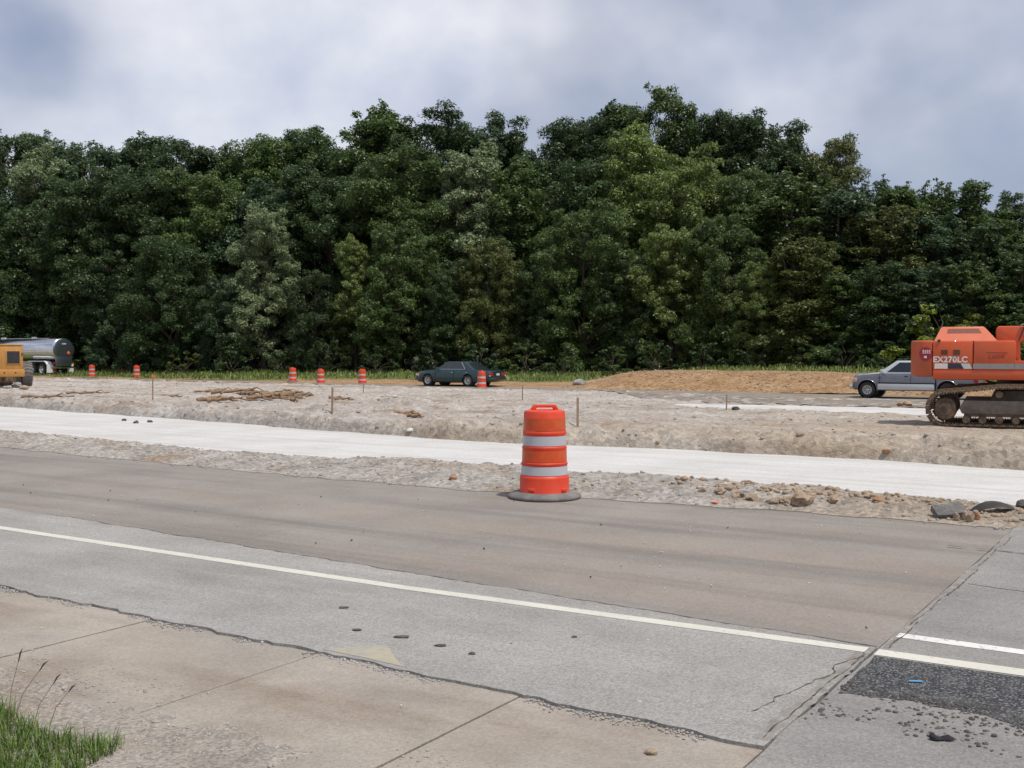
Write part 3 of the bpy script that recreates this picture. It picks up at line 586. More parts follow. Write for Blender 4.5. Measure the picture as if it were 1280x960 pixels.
pebbles('road_crumbs', np.stack([pu, pv, 0 * pu + 0.008], 1), 0.007, 'stone_dark', 4, 'scattered dark crumbs lying on the road surface')
n = 2600; pu = -34 + 40 * rr.random(n); pv = roadfar(pu) - 0.2 + (bednear(pu) - roadfar(pu) + 0.3) * rr.random(n)
pebbles('windrow_gravel', np.stack([pu, pv, np.maximum(H_berm(pu, pv), 0.0) - 0.002], 1), 0.019, 'stone_gray', 5, 'loose grey rubble along the low windrow beside the road')
n = 700; pu = -34 + 40 * rr.random(n); pv = roadfar(pu) + (bednear(pu) - roadfar(pu)) * rr.random(n)
pebbles('windrow_crumbs', np.stack([pu, pv, H_berm(pu, pv) - 0.003], 1), 0.018, 'clod_brown', 6, 'loose brown soil crumbs along the low windrow beside the road')
n = 480; pu = -5.2 + 4.0 * rr.random(n); pv = bednear(pu) - 0.75 + 0.28 * rr.normal(size=n)
pebbles('tan_clods', np.stack([pu, pv, H_berm(pu, pv) - 0.004], 1)[(pv > roadfar(pu) + 0.1) & (pv < bednear(pu) + 0.1)], 0.030, 'clod_brown', 16, 'small tan soil lumps along the windrow past the near drum')
n = 2600; pu = -80 + 100 * rr.random(n); pv = bedfar(pu) + 0.1 + 26 * rr.random(n) ** 1.6
pebbles('dirt_stones', np.stack([pu, pv, H_dirt(pu, pv)], 1), 0.034, 'stone_gray', 7, 'loose grey stones strewn over the torn up dirt')
n = 1500; pu = -80 + 100 * rr.random(n); pv = bedfar(pu) + 0.1 + 26 * rr.random(n) ** 1.4
pebbles('dirt_crumbs', np.stack([pu, pv, H_dirt(pu, pv)], 1), 0.040, 'clod_brown', 8, 'loose brown soil crumbs strewn over the torn up dirt')
n = 1300; pu = -31 + 23 * rr.random(n); pv = 51.8 + 6 * rr.random(n)
pebbles('mound_crumbs', np.stack([pu, pv, H_mound(pu, pv)], 1), 0.05, 'clod_brown', 9, 'loose clods on the tan earth mound')

# ------------------------------------------------------------------ trees
def leaf_cloud(C, Rc, per_area, leaf, seed, flat=0.7, aspect=0.62):
    """leaves of every clump: mostly on its upper shell, hanging a little; one small face per leaf"""
    rr = np.random.default_rng(seed); C = np.asarray(C); Rc = np.asarray(Rc)
    n_i = np.maximum(8, (per_area * Rc ** 2).astype(int)); idx = np.repeat(np.arange(len(C)), n_i); n = len(idx)
    d = rr.normal(size=(n, 3)); d[:, 2] += 0.45; d /= np.linalg.norm(d, axis=1)[:, None]
    lump = 1 + 0.30 * np.sin(d[:, 0] * 5 + idx) * np.sin(d[:, 1] * 6 + idx * 2.1)            # sprays inside the clump
    rad = Rc[idx] * (0.45 + 0.62 * rr.random(n) ** 0.6) * lump
    P = C[idx] + d * rad[:, None] * np.array([1, 1, flat]); P[:, 2] -= 0.12 * Rc[idx] * rr.random(n)
    nor = d * 0.55 + np.array([0, 0, 0.55]) + rr.normal(size=(n, 3)) * 0.45; nor /= np.linalg.norm(nor, axis=1)[:, None]
    t = np.cross(nor, rr.normal(size=(n, 3))); t /= np.linalg.norm(t, axis=1)[:, None]; b = np.cross(nor, t)
    s = (leaf * (0.55 + 0.9 * rr.random(n)))[:, None]
    V = np.stack([P - t * s * 0.5 + b * s * aspect * 0.5, P - t * s * 0.5 - b * s * aspect * 0.5, P + t * s * 0.7], 1).reshape(-1, 3)
    return V, np.arange(n * 3).reshape(n, 3)
def make_tree(seed, H_, Rx, prof, nl, nc, leaf, per_area, spire=0.0, low=0.08):
    """trunk with limbs reaching to foliage lobes of uneven size; lobes made of leaf clumps. prof(t): crown radius (0..1) at height share t"""
    rr = np.random.default_rng(seed); mb = MB(); th = H_ * 0.88; tr = 0.016 * H_ + 0.03
    pts = [(0.15 * math.sin(k * 1.3 + seed) * (k > 0), 0.15 * math.cos(k * 1.7 + seed) * (k > 0), th * k / 7) for k in range(8)]
    mb.tube(pts, [tr * (1.35 if k == 0 else 1) * (1 - 0.88 * k / 7) for k in range(8)], 8)
    C = []; Rc = []
    for i in range(nl):
        t = low + (0.97 - low) * ((i + 0.8 * rr.random()) / nl); a = i * 2.399 + rr.random() * 1.2
        er = Rx * prof(t) * (0.45 + 0.6 * rr.random()); z = H_ * t
        lr = (0.080 + 0.075 * rr.random() ** 1.3) * H_ * (0.65 + 0.35 * prof(t)); lr = min(lr, H_ * (1.0 - t) * 0.9 + 0.045 * H_)
        c = np.array([math.cos(a) * er, math.sin(a) * er, min(z, H_ - lr * 0.6)]); sq = 0.65 + 0.5 * rr.random()
        z0 = max(0.10 * H_, c[2] - 0.75 * er - 0.5); j = min(z0 / th, 0.95)
        p0 = Vector((0, 0, z0)); p1 = Vector(c); m_ = (p0 + p1) / 2 + Vector((0, 0, 0.10 * er)); rl = tr * (1 - 0.85 * j) * 0.5
        mb.tube([p0, m_, p1], [rl, rl * 0.7, rl * 0.3], 5)
        for q in range(nc):
            d = rr.normal(size=3); d[2] += 0.3; d /= np.linalg.norm(d)
            cc = c + d * lr * np.array([1.1, 1.1, sq]) * (0.45 + 0.65 * rr.random())
            if cc[2] < 0.02 * H_: cc[2] = (0.02 + 0.04 * rr.random()) * H_
            C.append(cc); Rc.append(lr * (0.20 + 0.26 * rr.random()))
            if q % 4 == 0: mb.tube([p1, Vector(cc)], [rl * 0.3, rl * 0.12], 4, cap=False)
    for q in range(int(spire)):                                  # thin leaders that poke out of the top
        a = rr.random() * 6.283; r0 = Rx * 0.55 * rr.random(); zt = H_ * (0.93 + 0.14 * rr.random())
        for w in range(5):
            C.append(np.array([math.cos(a) * r0 + 0.1 * rr.normal(), math.sin(a) * r0 + 0.1 * rr.normal(), zt - 0.30 * w])); Rc.append((0.15 + 0.08 * w) * H_ / 14)
        mb.tube([(math.cos(a) * r0 * 0.7, math.sin(a) * r0 * 0.7, H_ * 0.8), (math.cos(a) * r0, math.sin(a) * r0, zt)], [0.05, 0.015], 4)
    V, F = leaf_cloud(C, Rc, per_area, leaf, seed + 1)
    return mb.mesh('trunk', 'bark', 60), np_mesh('crown', V, F, 'leaf'), float(np.percentile(V[:, 2], 99.6))
oakp = lambda t: max(0.15, math.sqrt(max(0, 1 - ((t - 0.58) / 0.50) ** 2)))
edgep = lambda t: max(0.2, math.sqrt(max(0, 1 - ((t - 0.38) / 0.64) ** 2)))
tulip = lambda t: max(0.12, 1.0 - max(0, t - 0.28) * 1.15) if t > 0.28 else 0.6 + t * 1.4
slim = lambda t: max(0.15, 1.0 - 0.85 * max(0, t - 0.2)) if t > 0.2 else 0.75
TM = {   # height, half width
 'oak':   [make_tree(101, 20, 5.2, oakp, 40, 17, 0.20, 400, low=0.15), make_tree(102, 20, 5.7, oakp, 42, 17, 0.20, 400, low=0.12)],
 'maple': [make_tree(103, 16, 4.7, edgep, 30, 17, 0.18, 520, low=0.05), make_tree(104, 16, 4.3, edgep, 28, 17, 0.18, 520, low=0.05), make_tree(108, 16, 5.1, edgep, 32, 17, 0.18, 520, low=0.05)],
 'tulip': [make_tree(105, 19, 4.1, tulip, 30, 16, 0.19, 480, spire=4, low=0.08), make_tree(109, 19, 4.6, tulip, 32, 16, 0.19, 480, spire=3, low=0.08)],
 'young': [make_tree(106, 11, 2.9, slim, 26, 15, 0.15, 900, spire=8, low=0.04), make_tree(110, 11, 3.3, slim, 28, 15, 0.15, 900, spire=9, low=0.04)],
 'bush':  [make_tree(111, 3.2, 1.7, edgep, 13, 12, 0.15, 2300, low=0.06), make_tree(112, 3.2, 2.1, edgep, 14, 12, 0.15, 2300, low=0.06)],
}
print('LEAVES', {k: [len(m[1].polygons) for m in v] for k, v in TM.items()})
KIND = {'oak': 'broad round oak', 'maple': 'low-branched maple', 'tulip': 'tapering tulip tree', 'young': 'spiky sapling', 'bush': 'leafy bush'}
TONE = {'d': ('dark green', (0.050, 0.084, 0.026)), 'm': ('mid green', (0.082, 0.126, 0.033)), 'l': ('light green', (0.165, 0.220, 0.060)), 's': ('silvery green', (0.190, 0.240, 0.120)),
        'y': ('yellowish green', (0.175, 0.215, 0.030)), 'b': ('bluish green', (0.068, 0.112, 0.050)), 'o': ('olive green', (0.110, 0.130, 0.034))}
MARKS = [(-400, 'far beyond the yellow loader'), (-110, 'out past the yellow loader'), (-20, 'behind the yellow loader'), (45, 'behind the tank trailer'), (112, 'behind the drums beside the tanker'), (210, 'above the thin stake past the tanker'), (300, 'between the tanker and the drum trio'),
         (366, 'behind the first drum of the trio'), (430, 'behind the last drum of the trio'), (500, 'ahead of the dark green sedan'), (575, 'behind the dark green sedan'), (655, 'above the orange near drum'), (725, 'behind the grey boulder'),
         (800, 'at the steep end of the earth mound'), (880, 'behind the earth mound crest'), (965, 'behind the middle of the earth mound'), (1040, 'behind the low end of the earth mound'), (1100, 'behind the pickup cab'), (1180, 'behind the excavator counterweight'), (1240, 'behind the excavator engine hood'), (1290, 'behind the excavator boom'), (1420, 'far beyond the excavator'), (1640, 'out past the excavator bucket')]
tcount = 0
def tree(kind, px, top, depth, tone, row, wid=1.0):
    """a tree at a surveyed bearing and distance, as tall as its top shows"""
    global tcount
    u, v = at_depth(px, depth); g = float(base(v)) + (0.45 if (v < 66 and -30 < u < -9) else 0.0)
    tm = TM[kind][tcount % len(TM[kind])]; tcount += 1
    h = EYE + (440 - top) / FPX * depth - g; s = h / tm[2]
    rz = (tcount * 2.39996) % 6.283
    root = empty({'oak': 'oak_tree', 'maple': 'maple_tree', 'tulip': 'tulip_tree', 'young': 'young_tree', 'bush': 'bush'}[kind], (u, v, g - 0.05), rz)
    root.scale = (s * wid, s * wid, s)
    link('trunk', tm[0], root); c = link('crown', tm[1], root); col = np.array(TONE[tone][1]) * (0.88 + 0.24 * random.random()); c.color = tuple(col) + (1,)
    mark = min(MARKS, key=lambda m: abs(m[0] - px))[1]
    tag(root, f"{TONE[tone][0]} {KIND[kind]} {row} {mark}", 'bush' if kind == 'bush' else 'tree', 'bushes along the wood' if kind == 'bush' else 'trees of the wood')
    return root
ROWB = 'on the skyline'; ROWM = 'inside the wood'; ROWF = 'at the wood edge'
# skyline row
for a in [('oak', -330, 175, 122, 'd'), ('oak', -200, 190, 120, 'm'), ('oak', -90, 170, 120, 'd'), ('oak', 5, 163, 118, 'd', 0.85), ('maple', 68, 190, 112, 's'), ('oak', 140, 180, 112, 'b'), ('oak', 225, 176, 110, 'd', 1.1), ('tulip', 300, 196, 108, 'm', 0.8), ('oak', 352, 167, 108, 'm'),
          ('oak', 420, 170, 108, 'd', 0.9), ('tulip', 478, 140, 104, 'm', 1.1), ('oak', 545, 149, 102, 'd', 1.0), ('oak', 610, 172, 104, 'b'), ('oak', 685, 151, 104, 'd', 1.0), ('tulip', 765, 140, 100, 'd'), ('oak', 812, 128, 100, 'm', 0.75), ('oak', 893, 147, 99, 'd', 0.8), ('oak', 945, 150, 97, 'd', 0.9),
          ('oak', 1025, 182, 96, 'o', 0.8), ('young', 1080, 232, 84, 'b', 1.2), ('young', 1130, 240, 82, 'm', 1.3), ('young', 1195, 234, 80, 'm', 1.3), ('young', 1245, 262, 82, 'd', 1.2), ('oak', 1300, 238, 86, 'd', 0.9), ('oak', 1400, 220, 88, 'd'), ('oak', 1520, 215, 88, 'm'), ('oak', 1650, 215, 88, 'd')]:
    tree(a[0], a[1], a[2], a[3], a[4], ROWB, a[5] if len(a) > 5 else 1.0)
# middle row
for a in [('oak', -260, 215, 108, 'm'), ('maple', -120, 230, 106, 'd'), ('maple', -30, 225, 104, 'b'), ('maple', 40, 255, 103, 'd'), ('oak', 110, 222, 102, 'd'), ('oak', 185, 215, 100, 'd'), ('oak', 262, 222, 99, 'm'), ('maple', 345, 232, 97, 'b'), ('oak', 415, 208, 96, 'd'), ('oak', 500, 200, 94, 'm'), ('tulip', 592, 186, 92, 's', 1.0),
          ('tulip', 645, 205, 91, 'm'), ('oak', 712, 200, 91, 'd'), ('tulip', 795, 163, 89, 'l', 0.9), ('maple', 862, 192, 87, 'l', 0.9), ('oak', 920, 215, 86, 'm', 0.8), ('young', 985, 222, 80, 'm', 1.5), ('young', 1045, 248, 78, 'b', 1.4), ('young', 1105, 262, 76, 'o', 1.4), ('young', 1165, 272, 75, 'b', 1.4), ('young', 1225, 285, 74, 'd', 1.4), ('young', 1290, 290, 74, 'm', 1.4), ('young', 1370, 280, 74, 'd', 1.4), ('maple', 1480, 270, 76, 'd')]:
    tree(a[0], a[1], a[2], a[3], a[4], ROWM, a[5] if len(a) > 5 else 1.0)
# thicket that closes the wood behind
for i, px in enumerate(range(-300, 1621, 80)):
    tree('maple', px + 12 * math.sin(i * 3.1), 292 + 22 * math.sin(i * 1.9), 109 - 0.012 * px + 3 * math.sin(i * 2.3), 'dmbdo'[i % 5], 'deep in the wood', 1.15)
# front edge row
for a in [('maple', -200, 280, 112, 'm'), ('maple', -75, 300, 110, 'd'), ('maple', 15, 285, 107, 'm', 0.9), ('maple', 85, 310, 103, 'd', 0.9), ('maple', 150, 320, 97, 'b', 0.9), ('maple', 215, 300, 92, 'd'), ('maple', 280, 345, 90, 'b', 0.9), ('tulip', 330, 262, 90, 's', 0.95), ('maple', 395, 340, 87, 'd', 0.85), ('tulip', 445, 298, 87, 'l', 0.9), ('maple', 500, 280, 86, 'm', 0.9), ('maple', 560, 330, 84, 'd', 0.9),
          ('maple', 610, 300, 83, 'o', 0.9), ('maple', 668, 335, 82, 'd', 0.85), ('maple', 730, 255, 81, 'm', 0.95), ('maple', 785, 320, 79, 'd', 0.9), ('maple', 840, 285, 78, 'l', 0.9), ('maple', 900, 270, 77, 'm', 0.85), ('maple', 950, 330, 74, 'l', 0.9), ('young', 1000, 300, 73, 'o', 1.5), ('young', 1050, 345, 71, 'm', 1.5), ('young', 1100, 330, 70, 'd', 1.5), ('young', 1160, 335, 69, 'b', 1.5), ('young', 1215, 330, 68, 'm', 1.5), ('young', 1270, 325, 68, 'd', 1.5), ('young', 1340, 330, 68, 'm', 1.5)]:
    tree(a[0], a[1], a[2], a[3], a[4], ROWF, a[5] if len(a) > 5 else 1.0)
# bushes along the foot
for a in [(-60, 425, 107, 'd'), (5, 415, 105, 'm'), (60, 420, 102, 'd'), (118, 425, 97, 'd'), (165, 430, 90, 'b'), (232, 438, 88, 'o'), (290, 428, 87, 'd'), (352, 436, 85, 'd'), (410, 425, 84, 'd'), (470, 432, 82, 'd'), (540, 425, 81, 'd'), (600, 430, 79, 'b'), (658, 428, 77, 'm'), (705, 440, 75, 'd'), (765, 432, 73, 'm'), (820, 425, 73, 'd'), (880, 428, 72, 'd'),
          (940, 432, 71, 'd'), (1000, 425, 70, 'm'), (1055, 422, 68, 'd'), (1110, 425, 67, 'd'), (1175, 380, 66, 'y'), (1235, 410, 66, 'y'), (1262, 425, 64, 'm'), (1310, 400, 66, 'd')]:
    tree('bush', a[0], a[1], a[2], a[3], ROWF, 1.0 + 0.25 * random.random())

# ------------------------------------------------------------------ traffic drums
def make_drum():
    root = empty('traffic_drum', (0, 0, 0))
    prof = [(0.0, 0.93), (0.17, 0.935), (0.208, 0.925), (0.219, 0.90), (0.224, 0.715), (0.231, 0.705), (0.233, 0.69), (0.227, 0.675),
            (0.229, 0.555), (0.237, 0.548), (0.239, 0.532), (0.234, 0.52), (0.238, 0.385), (0.246, 0.378), (0.248, 0.36), (0.242, 0.35), (0.247, 0.245), (0.258, 0.235), (0.262, 0.215), (0.262, 0.07), (0.270, 0.055), (0.27, 0.03)]
    body = MB().lathe(prof[::-1], 40).build('body', 'drum_orange', root, 40)
    def band(n, z0, z1, r0, r1, m):
        MB().lathe([(r0 - 0.004, z0), (r0 + 0.0022, z0 + 0.001), (r1 + 0.0022, z1 - 0.001), (r1 - 0.004, z1)], 40).build(n, m, root, 40)
    band('reflective_band', 0.562, 0.664, 0.2288, 0.2272, 'drum_white'); band('reflective_band', 0.252, 0.346, 0.2467, 0.2424, 'drum_white')
    band('orange_band', 0.392, 0.512, 0.2377, 0.2343, 'drum_sheeting'); band('orange_band', 0.722, 0.855, 0.2238, 0.2202, 'drum_sheeting')
    MB().prism([(-0.158, 0.925), (-0.118, 0.990), (0.118, 0.990), (0.158, 0.925), (0.105, 0.925), (0.086, 0.958), (-0.086, 0.958), (-0.105, 0.925)], -0.03, 0.03, 0.006).build('handle', 'drum_orange', root, 40)
    for s in (-1, 1):
        a = R(-90) + s * R(42); MB().box(-0.04, 0.04, -0.014, 0.014, -0.02, 0.02, 0.012).build('lug', 'drum_orange', body, 40, (0.259 * math.cos(a), 0.259 * math.sin(a), 0.10)).rotation_euler = (0, 0, a + R(90))
    MB().lathe([(0.255, 0.035), (0.262, 0.066), (0.29, 0.073), (0.345, 0.058), (0.385, 0.035), (0.392, 0.018), (0.385, 0.004), (0.30, 0.003), (0.255, 0.01)], 44, loop=True).build('base_ring', 'rubber_dusty', root, 50)
    return root
drum = make_drum()
def put(o, u, v, z, rz=0.0, s=1.0):
    o.location = (u, v, z); o.rotation_euler = (0, 0, rz); o.scale = (s, s, s); return o
gx, gy, gz_ = ground_at(680.5, 622)
put(drum, gx, gy, 0.002, YAW + R(8))
tag(drum, 'large orange drum with two grey reflective bands standing on the road edge', 'traffic drum', 'traffic drums')
for px, pb, lab, dz in [(67, 468.5, 'orange and white drum in front of the tank trailer wheels', 0), (115, 471, 'orange and white drum standing just past the tanker tail', 0), (171, 472, 'orange and white drum on grass edge, next to a small orange speck', 0),
                    (366, 478, 'orange and white drum on a low dirt heap, first of the trio', 0.05), (401, 479.5, 'orange and white drum, middle and lowest of the trio', 0), (453, 480, 'orange and white drum of the trio, standing closest to the sedan', 0), (602, 483.5, 'orange and white drum hiding the rear fender of the sedan', 0)]:
    d = copy_tree(drum); u, v, z = ground_at(px, pb)
    if px == 602: u, v = at_depth(602, 60.2); z = float(base(v)) + 0.05
    put(d, u, v, z - 0.02 + dz, YAW + px); tag(d, lab, 'traffic drum', 'traffic drums')
u, v, z = ground_at(153, 467)
mk = MB().lathe([(0.16, 0.0), (0.16, 0.02), (0.10, 0.03), (0.035, 0.42), (0.0, 0.43)], 14).build('traffic_cone', 'drum_orange', None, 40, (u, v, z)); tag(mk, 'tiny orange cone in the grass between two drums', 'cone')

# ------------------------------------------------------------------ vehicles
def wheel_mesh(r, w, rim_r, mat_rim='wheel_alloy', spokes=5):
    ty = MB().lathe([(rim_r, -w / 2), (r * 0.90, -w / 2), (r * 0.98, -w * 0.40), (r, -w * 0.25), (r, w * 0.25), (r * 0.98, w * 0.40), (r * 0.90, w / 2), (rim_r, w / 2)], 28, axis='y', loop=True).mesh('tyre', 'rubber', 50)
    rm = MB().lathe([(0.0, -w * 0.34), (rim_r * 0.22, -w * 0.36), (rim_r * 0.35, -w * 0.26), (rim_r * 0.80, -w * 0.30), (rim_r * 0.90, -w * 0.46), (rim_r * 1.02, -w * 0.50), (rim_r * 1.02, w * 0.3), (0.0, w * 0.3)], 28, axis='y')
    rim = rm.mesh('rim', mat_rim, 40)
    hole = MB()
    for k in range(spokes):
        a = 2 * math.pi * (k + 0.5) / spokes; c = (0.58 * rim_r * math.cos(a), 0.58 * rim_r * math.sin(a))
        hole.lathe([(0.0, -w * 0.335), (rim_r * 0.15, -w * 0.335), (rim_r * 0.15, -w * 0.2), (0.0, -w * 0.2)], 8, center=(c[0], 0, c[1]), axis='y')
    return ty, rim, hole.mesh('slots', 'black_plastic', 40)
def add_wheel(parent, wm, x, y, z, flip=False):
    w = empty('wheel', (x, y, z), math.pi if flip else 0.0); w.parent = parent
    link('tyre', wm[0], w); link('rim', wm[1], w); link('rim_slots', wm[2], w); return w
def cut(me, cutters):
    """wheel arches cut out of a body"""
    o = bpy.data.objects.new('tmp', me); COL.objects.link(o); made = []
    for c in cutters:
        q = bpy.data.objects.new('tmpc', c); COL.objects.link(q); made.append(q)
        m = o.modifiers.new('b', 'BOOLEAN'); m.operation = 'DIFFERENCE'; m.object = q; m.solver = 'EXACT'
    dg = bpy.context.evaluated_depsgraph_get(); dg.update(); out = bpy.data.meshes.new_from_object(o.evaluated_get(dg))
    for q in made + [o]: bpy.data.objects.remove(q)
    out.shade_smooth(); out.set_sharp_from_angle(angle=R(35)); return out
def body_ring(x, w, zb, zt, zs, k=0.86, crown=0.015):
    """closed cross-section of a car body: sill, widest line, shoulder, top"""
    half = [(0.0, zb), (w * 0.86, zb), (w * 0.965, zb + 0.07), (w, zb + 0.45 * (zs - zb)), (w * 0.99, zs - 0.02), (w * 0.955, zs + 0.55 * (zt - zs)), (w * k, zt), (w * 0.45, zt + crown), (0.0, zt + crown * 1.3)]
    return [(x, y, z) for y, z in half] + [(x, -y, z) for y, z in half[-2:0:-1]]
def quad_pt(c, s, t): return (c[0] * (1 - s) + c[1] * s) * (1 - t) + (c[3] * (1 - s) + c[2] * s) * t
def pane(name, c, s0, s1, t0, t1, off, mat, parent, sl=0.0, thick=0.012):
    """glass set on a sloping face with corners c (bottom 0,1 top 2,3); sl slants the second edge"""
    c = [Vector(p) for p in c]; n = (c[1] - c[0]).cross(c[3] - c[0]).normalized()
    q = [quad_pt(c, s0, t0), quad_pt(c, s1, t0), quad_pt(c, s1 + sl, t1), quad_pt(c, s0, t1)]
    vs = [p + n * off for p in q] + [p + n * (off - thick) for p in q]
    return MB().add(vs, [[0, 1, 2, 3], [7, 6, 5, 4], [0, 4, 5, 1], [1, 5, 6, 2], [2, 6, 7, 3], [3, 7, 4, 0]]).build(name, mat, parent, None)
def greenhouse(xf, xfr, xrr, xr, wb, wr, zb, zr, bev=0.05):
    """pillars and roof: belt xf..xr half-width wb, roof xfr..xrr half-width wr"""
    bm = bmesh.new(); b = [bm.verts.new(p) for p in ((xf, -wb, zb), (xr, -wb, zb), (xr, wb, zb), (xf, wb, zb))]; t = [bm.verts.new(p) for p in ((xfr, -wr, zr), (xrr, -wr, zr), (xrr, wr, zr), (xfr, wr, zr))]
    bm.faces.new(b); tf = bm.faces.new(t[::-1])
    for i in range(4): bm.faces.new((b[i], t[i], t[(i + 1) % 4], b[(i + 1) % 4]))
    bmesh.ops.recalc_face_normals(bm, faces=bm.faces[:])
    bmesh.ops.bevel(bm, geom=[e for e in bm.edges if max(q.co.z for q in e.verts) > zb + 0.1], offset=bev, segments=3, affect='EDGES', profile=0.6)
    return MB().bm(bm)

def make_sedan():
    root = empty('sedan', (0, 0, 0))
    st = [(2.52, 0.62, 0.36, 0.68, 0.60), (2.47, 0.80, 0.27, 0.74, 0.62), (2.30, 0.92, 0.22, 0.80, 0.66), (1.90, 0.965, 0.20, 0.87, 0.70), (1.50, 0.975, 0.20, 0.91, 0.72), (1.00, 0.98, 0.20, 0.955, 0.74), (0.0, 0.985, 0.20, 0.975, 0.75),
          (-1.0, 0.985, 0.20, 0.985, 0.75), (-1.7, 0.975, 0.20, 0.985, 0.75), (-2.3, 0.955, 0.22, 0.965, 0.74), (-2.70, 0.91, 0.26, 0.93, 0.72), (-2.83, 0.84, 0.31, 0.88, 0.68), (-2.87, 0.72, 0.36, 0.80, 0.64)]
    me = MB().loft([body_ring(*s) for s in st]).mesh('body', 'green_paint', 35)
    cyl = [MB().lathe([(0.395, -s * 0.62), (0.395, -s * 1.2)], 32, center=(x, 0, 0.34), axis='y').mesh('c', 'black_plastic') for x in (1.50, -1.41) for s in (-1, 1)]
    body = link('body', cut(me, cyl), root)
    for x in (1.50, -1.41):
        for s in (-1, 1): MB().lathe([(0.393, s * 0.62), (0.393, s * 0.94), (0.385, s * 0.94), (0.385, s * 0.63), (0.0, s * 0.63)], 24, center=(x, 0, 0.34), axis='y').build('wheel_well', 'frame_dark', body, 40)
    G = (0.98, 0.28, -1.02, -1.80, 0.84, 0.64, 0.95, 1.435)
    gh = greenhouse(*G).build('cabin', 'green_paint', root, 40)
    xf, xfr, xrr, xr, wb, wr, zb, zr = G
    for s in (-1, 1):   # glass set in each side
        c = [(xf, s * wb, zb), (xr, s * wb, zb), (xrr, s * wr, zr), (xfr, s * wr, zr)]
        if s > 0: pass
        f = -1 if s > 0 else 1
        def side_pane(a, b, sl): 
            cc = [Vector(p) for p in c]; n = (cc[1] - cc[0]).cross(cc[3] - cc[0]).normalized()
            if n.y * s < 0: n = -n
            q = [quad_pt(cc, a, 0.12), quad_pt(cc, b, 0.12), quad_pt(cc, b + sl, 0.88), quad_pt(cc, a + 0.01, 0.88)]
            vs = [p + n * 0.006 for p in q] + [p - n * 0.01 for p in q]
            MB().add(vs, [[0, 1, 2, 3], [7, 6, 5, 4], [0, 4, 5, 1], [1, 5, 6, 2], [2, 6, 7, 3], [3, 7, 4, 0]]).build('side_window', 'dark_glass', gh, None)
        side_pane(0.10, 0.43, 0.0); side_pane(0.46, 0.74, 0.05); side_pane(0.80, 0.91, -0.02)
        cc = [Vector(p) for p in c]
        MB().tube([quad_pt(cc, 0.06, 0.08) + Vector((0, s * 0.008, 0)), quad_pt(cc, 0.78, 0.08) + Vector((0, s * 0.008, 0))], 0.012, 6).build('window_trim', 'chrome', gh, 60)
        MB().tube([quad_pt(cc, 0.785, 0.10) + Vector((0, s * 0.008, 0)), quad_pt(cc, 0.80, 0.90) + Vector((0, s * 0.006, 0))], 0.022, 6).build('pillar_trim', 'chrome', gh, 60)
        for xd in (0.62, -0.42):
            MB().box(xd - 1.0, xd - 0.86, s * 0.985 - 0.008, s * 0.985 + 0.012, 0.79, 0.82, 0.006).build('door_handle', 'chrome', body, 40)
        for xd in (0.92, -0.42, -1.32): MB().box(xd - 0.006, xd + 0.006, s * 0.981 - 0.004, s * 0.981 + 0.006, 0.30, 0.93).build('door_seam', 'black_plastic', body, None)
        MB().box(-2.2, 2.05, s * 0.982 - 0.006, s * 0.982 + 0.014, 0.52, 0.56, 0.006).build('side_moulding', 'green_paint', body, 40)
        MB().prism([(0.70, 0.97), (0.86, 0.97), (0.86, 1.09), (0.74, 1.09)], s * 0.90, s * 1.08, 0.02).build('mirror', 'green_paint', root, 40)
        MB().box(2.30, 2.50, s * 0.60 - 0.22, s * 0.60 + 0.23, 0.58, 0.71, 0.03).build('headlight', 'lamp_clear', root, 40)
        MB().box(2.16, 2.36, s * 0.90 - 0.05, s * 0.90 + 0.03, 0.57, 0.70, 0.025).build('turn_lamp', 'lamp_amber', root, 40)
        MB().box(-2.88, -2.66, s * 0.62 - 0.19, s * 0.62 + 0.20, 0.62, 0.80, 0.03).build('tail_lamp', 'lamp_red', root, 40)
        MB().box(-2.885, -2.80, s * 0.80 - 0.06, s * 0.80 + 0.02, 0.58, 0.66, 0.02).build('reverse_lamp', 'lamp_clear', root, 40)
    wf = [(xf, wb, zb), (xf, -wb, zb), (xfr, -wr, zr), (xfr, wr, zr)]; pane('windshield', [wf[1], wf[0], wf[3], wf[2]], 0.07, 0.93, 0.08, 0.90, 0.006, 'dark_glass', gh)
    wr_ = [(xr, -wb, zb), (xr, wb, zb), (xrr, wr, zr), (xrr, -wr, zr)]; pane('rear_window', [wr_[1], wr_[0], wr_[3], wr_[2]], 0.07, 0.93, 0.08, 0.90, 0.006, 'dark_glass', gh)
    MB().box(-2.93, -2.78, -0.86, 0.86, 0.36, 0.50, 0.04).build('rear_bumper', 'green_paint', root, 40); MB().box(2.42, 2.58, -0.80, 0.80, 0.32, 0.48, 0.05).build('front_bumper', 'green_paint', root, 40)
    MB().box(-2.90, -2.86, -0.40, 0.40, 0.63, 0.78, 0.01).build('plate_recess', 'black_plastic', root, None)
    MB().box(-2.912, -2.900, -0.16, 0.16, 0.64, 0.76, 0.004).build('licence_plate', 'plate_white', root, None)
    MB().box(2.49, 2.535, -0.36, 0.36, 0.56, 0.68, 0.015).build('grille', 'chrome', root, 40)
    wm = wheel_mesh(0.335, 0.21, 0.215, spokes=8)
    for x in (1.50, -1.41):
        add_wheel(root, wm, x, -0.85, 0.335); add_wheel(root, wm, x, 0.85, 0.335, True)
    return root
sedan = make_sedan()
u, v = at_depth(562, 63.6)                                  # middle of the near wheels
put(sedan, u - 0.05, v + 0.85, float(base(v)) + 0.05, math.pi)
sedan.rotation_euler = (0, 0, math.pi)
tag(sedan, 'dark green four door sedan driving along the far road', 'car')

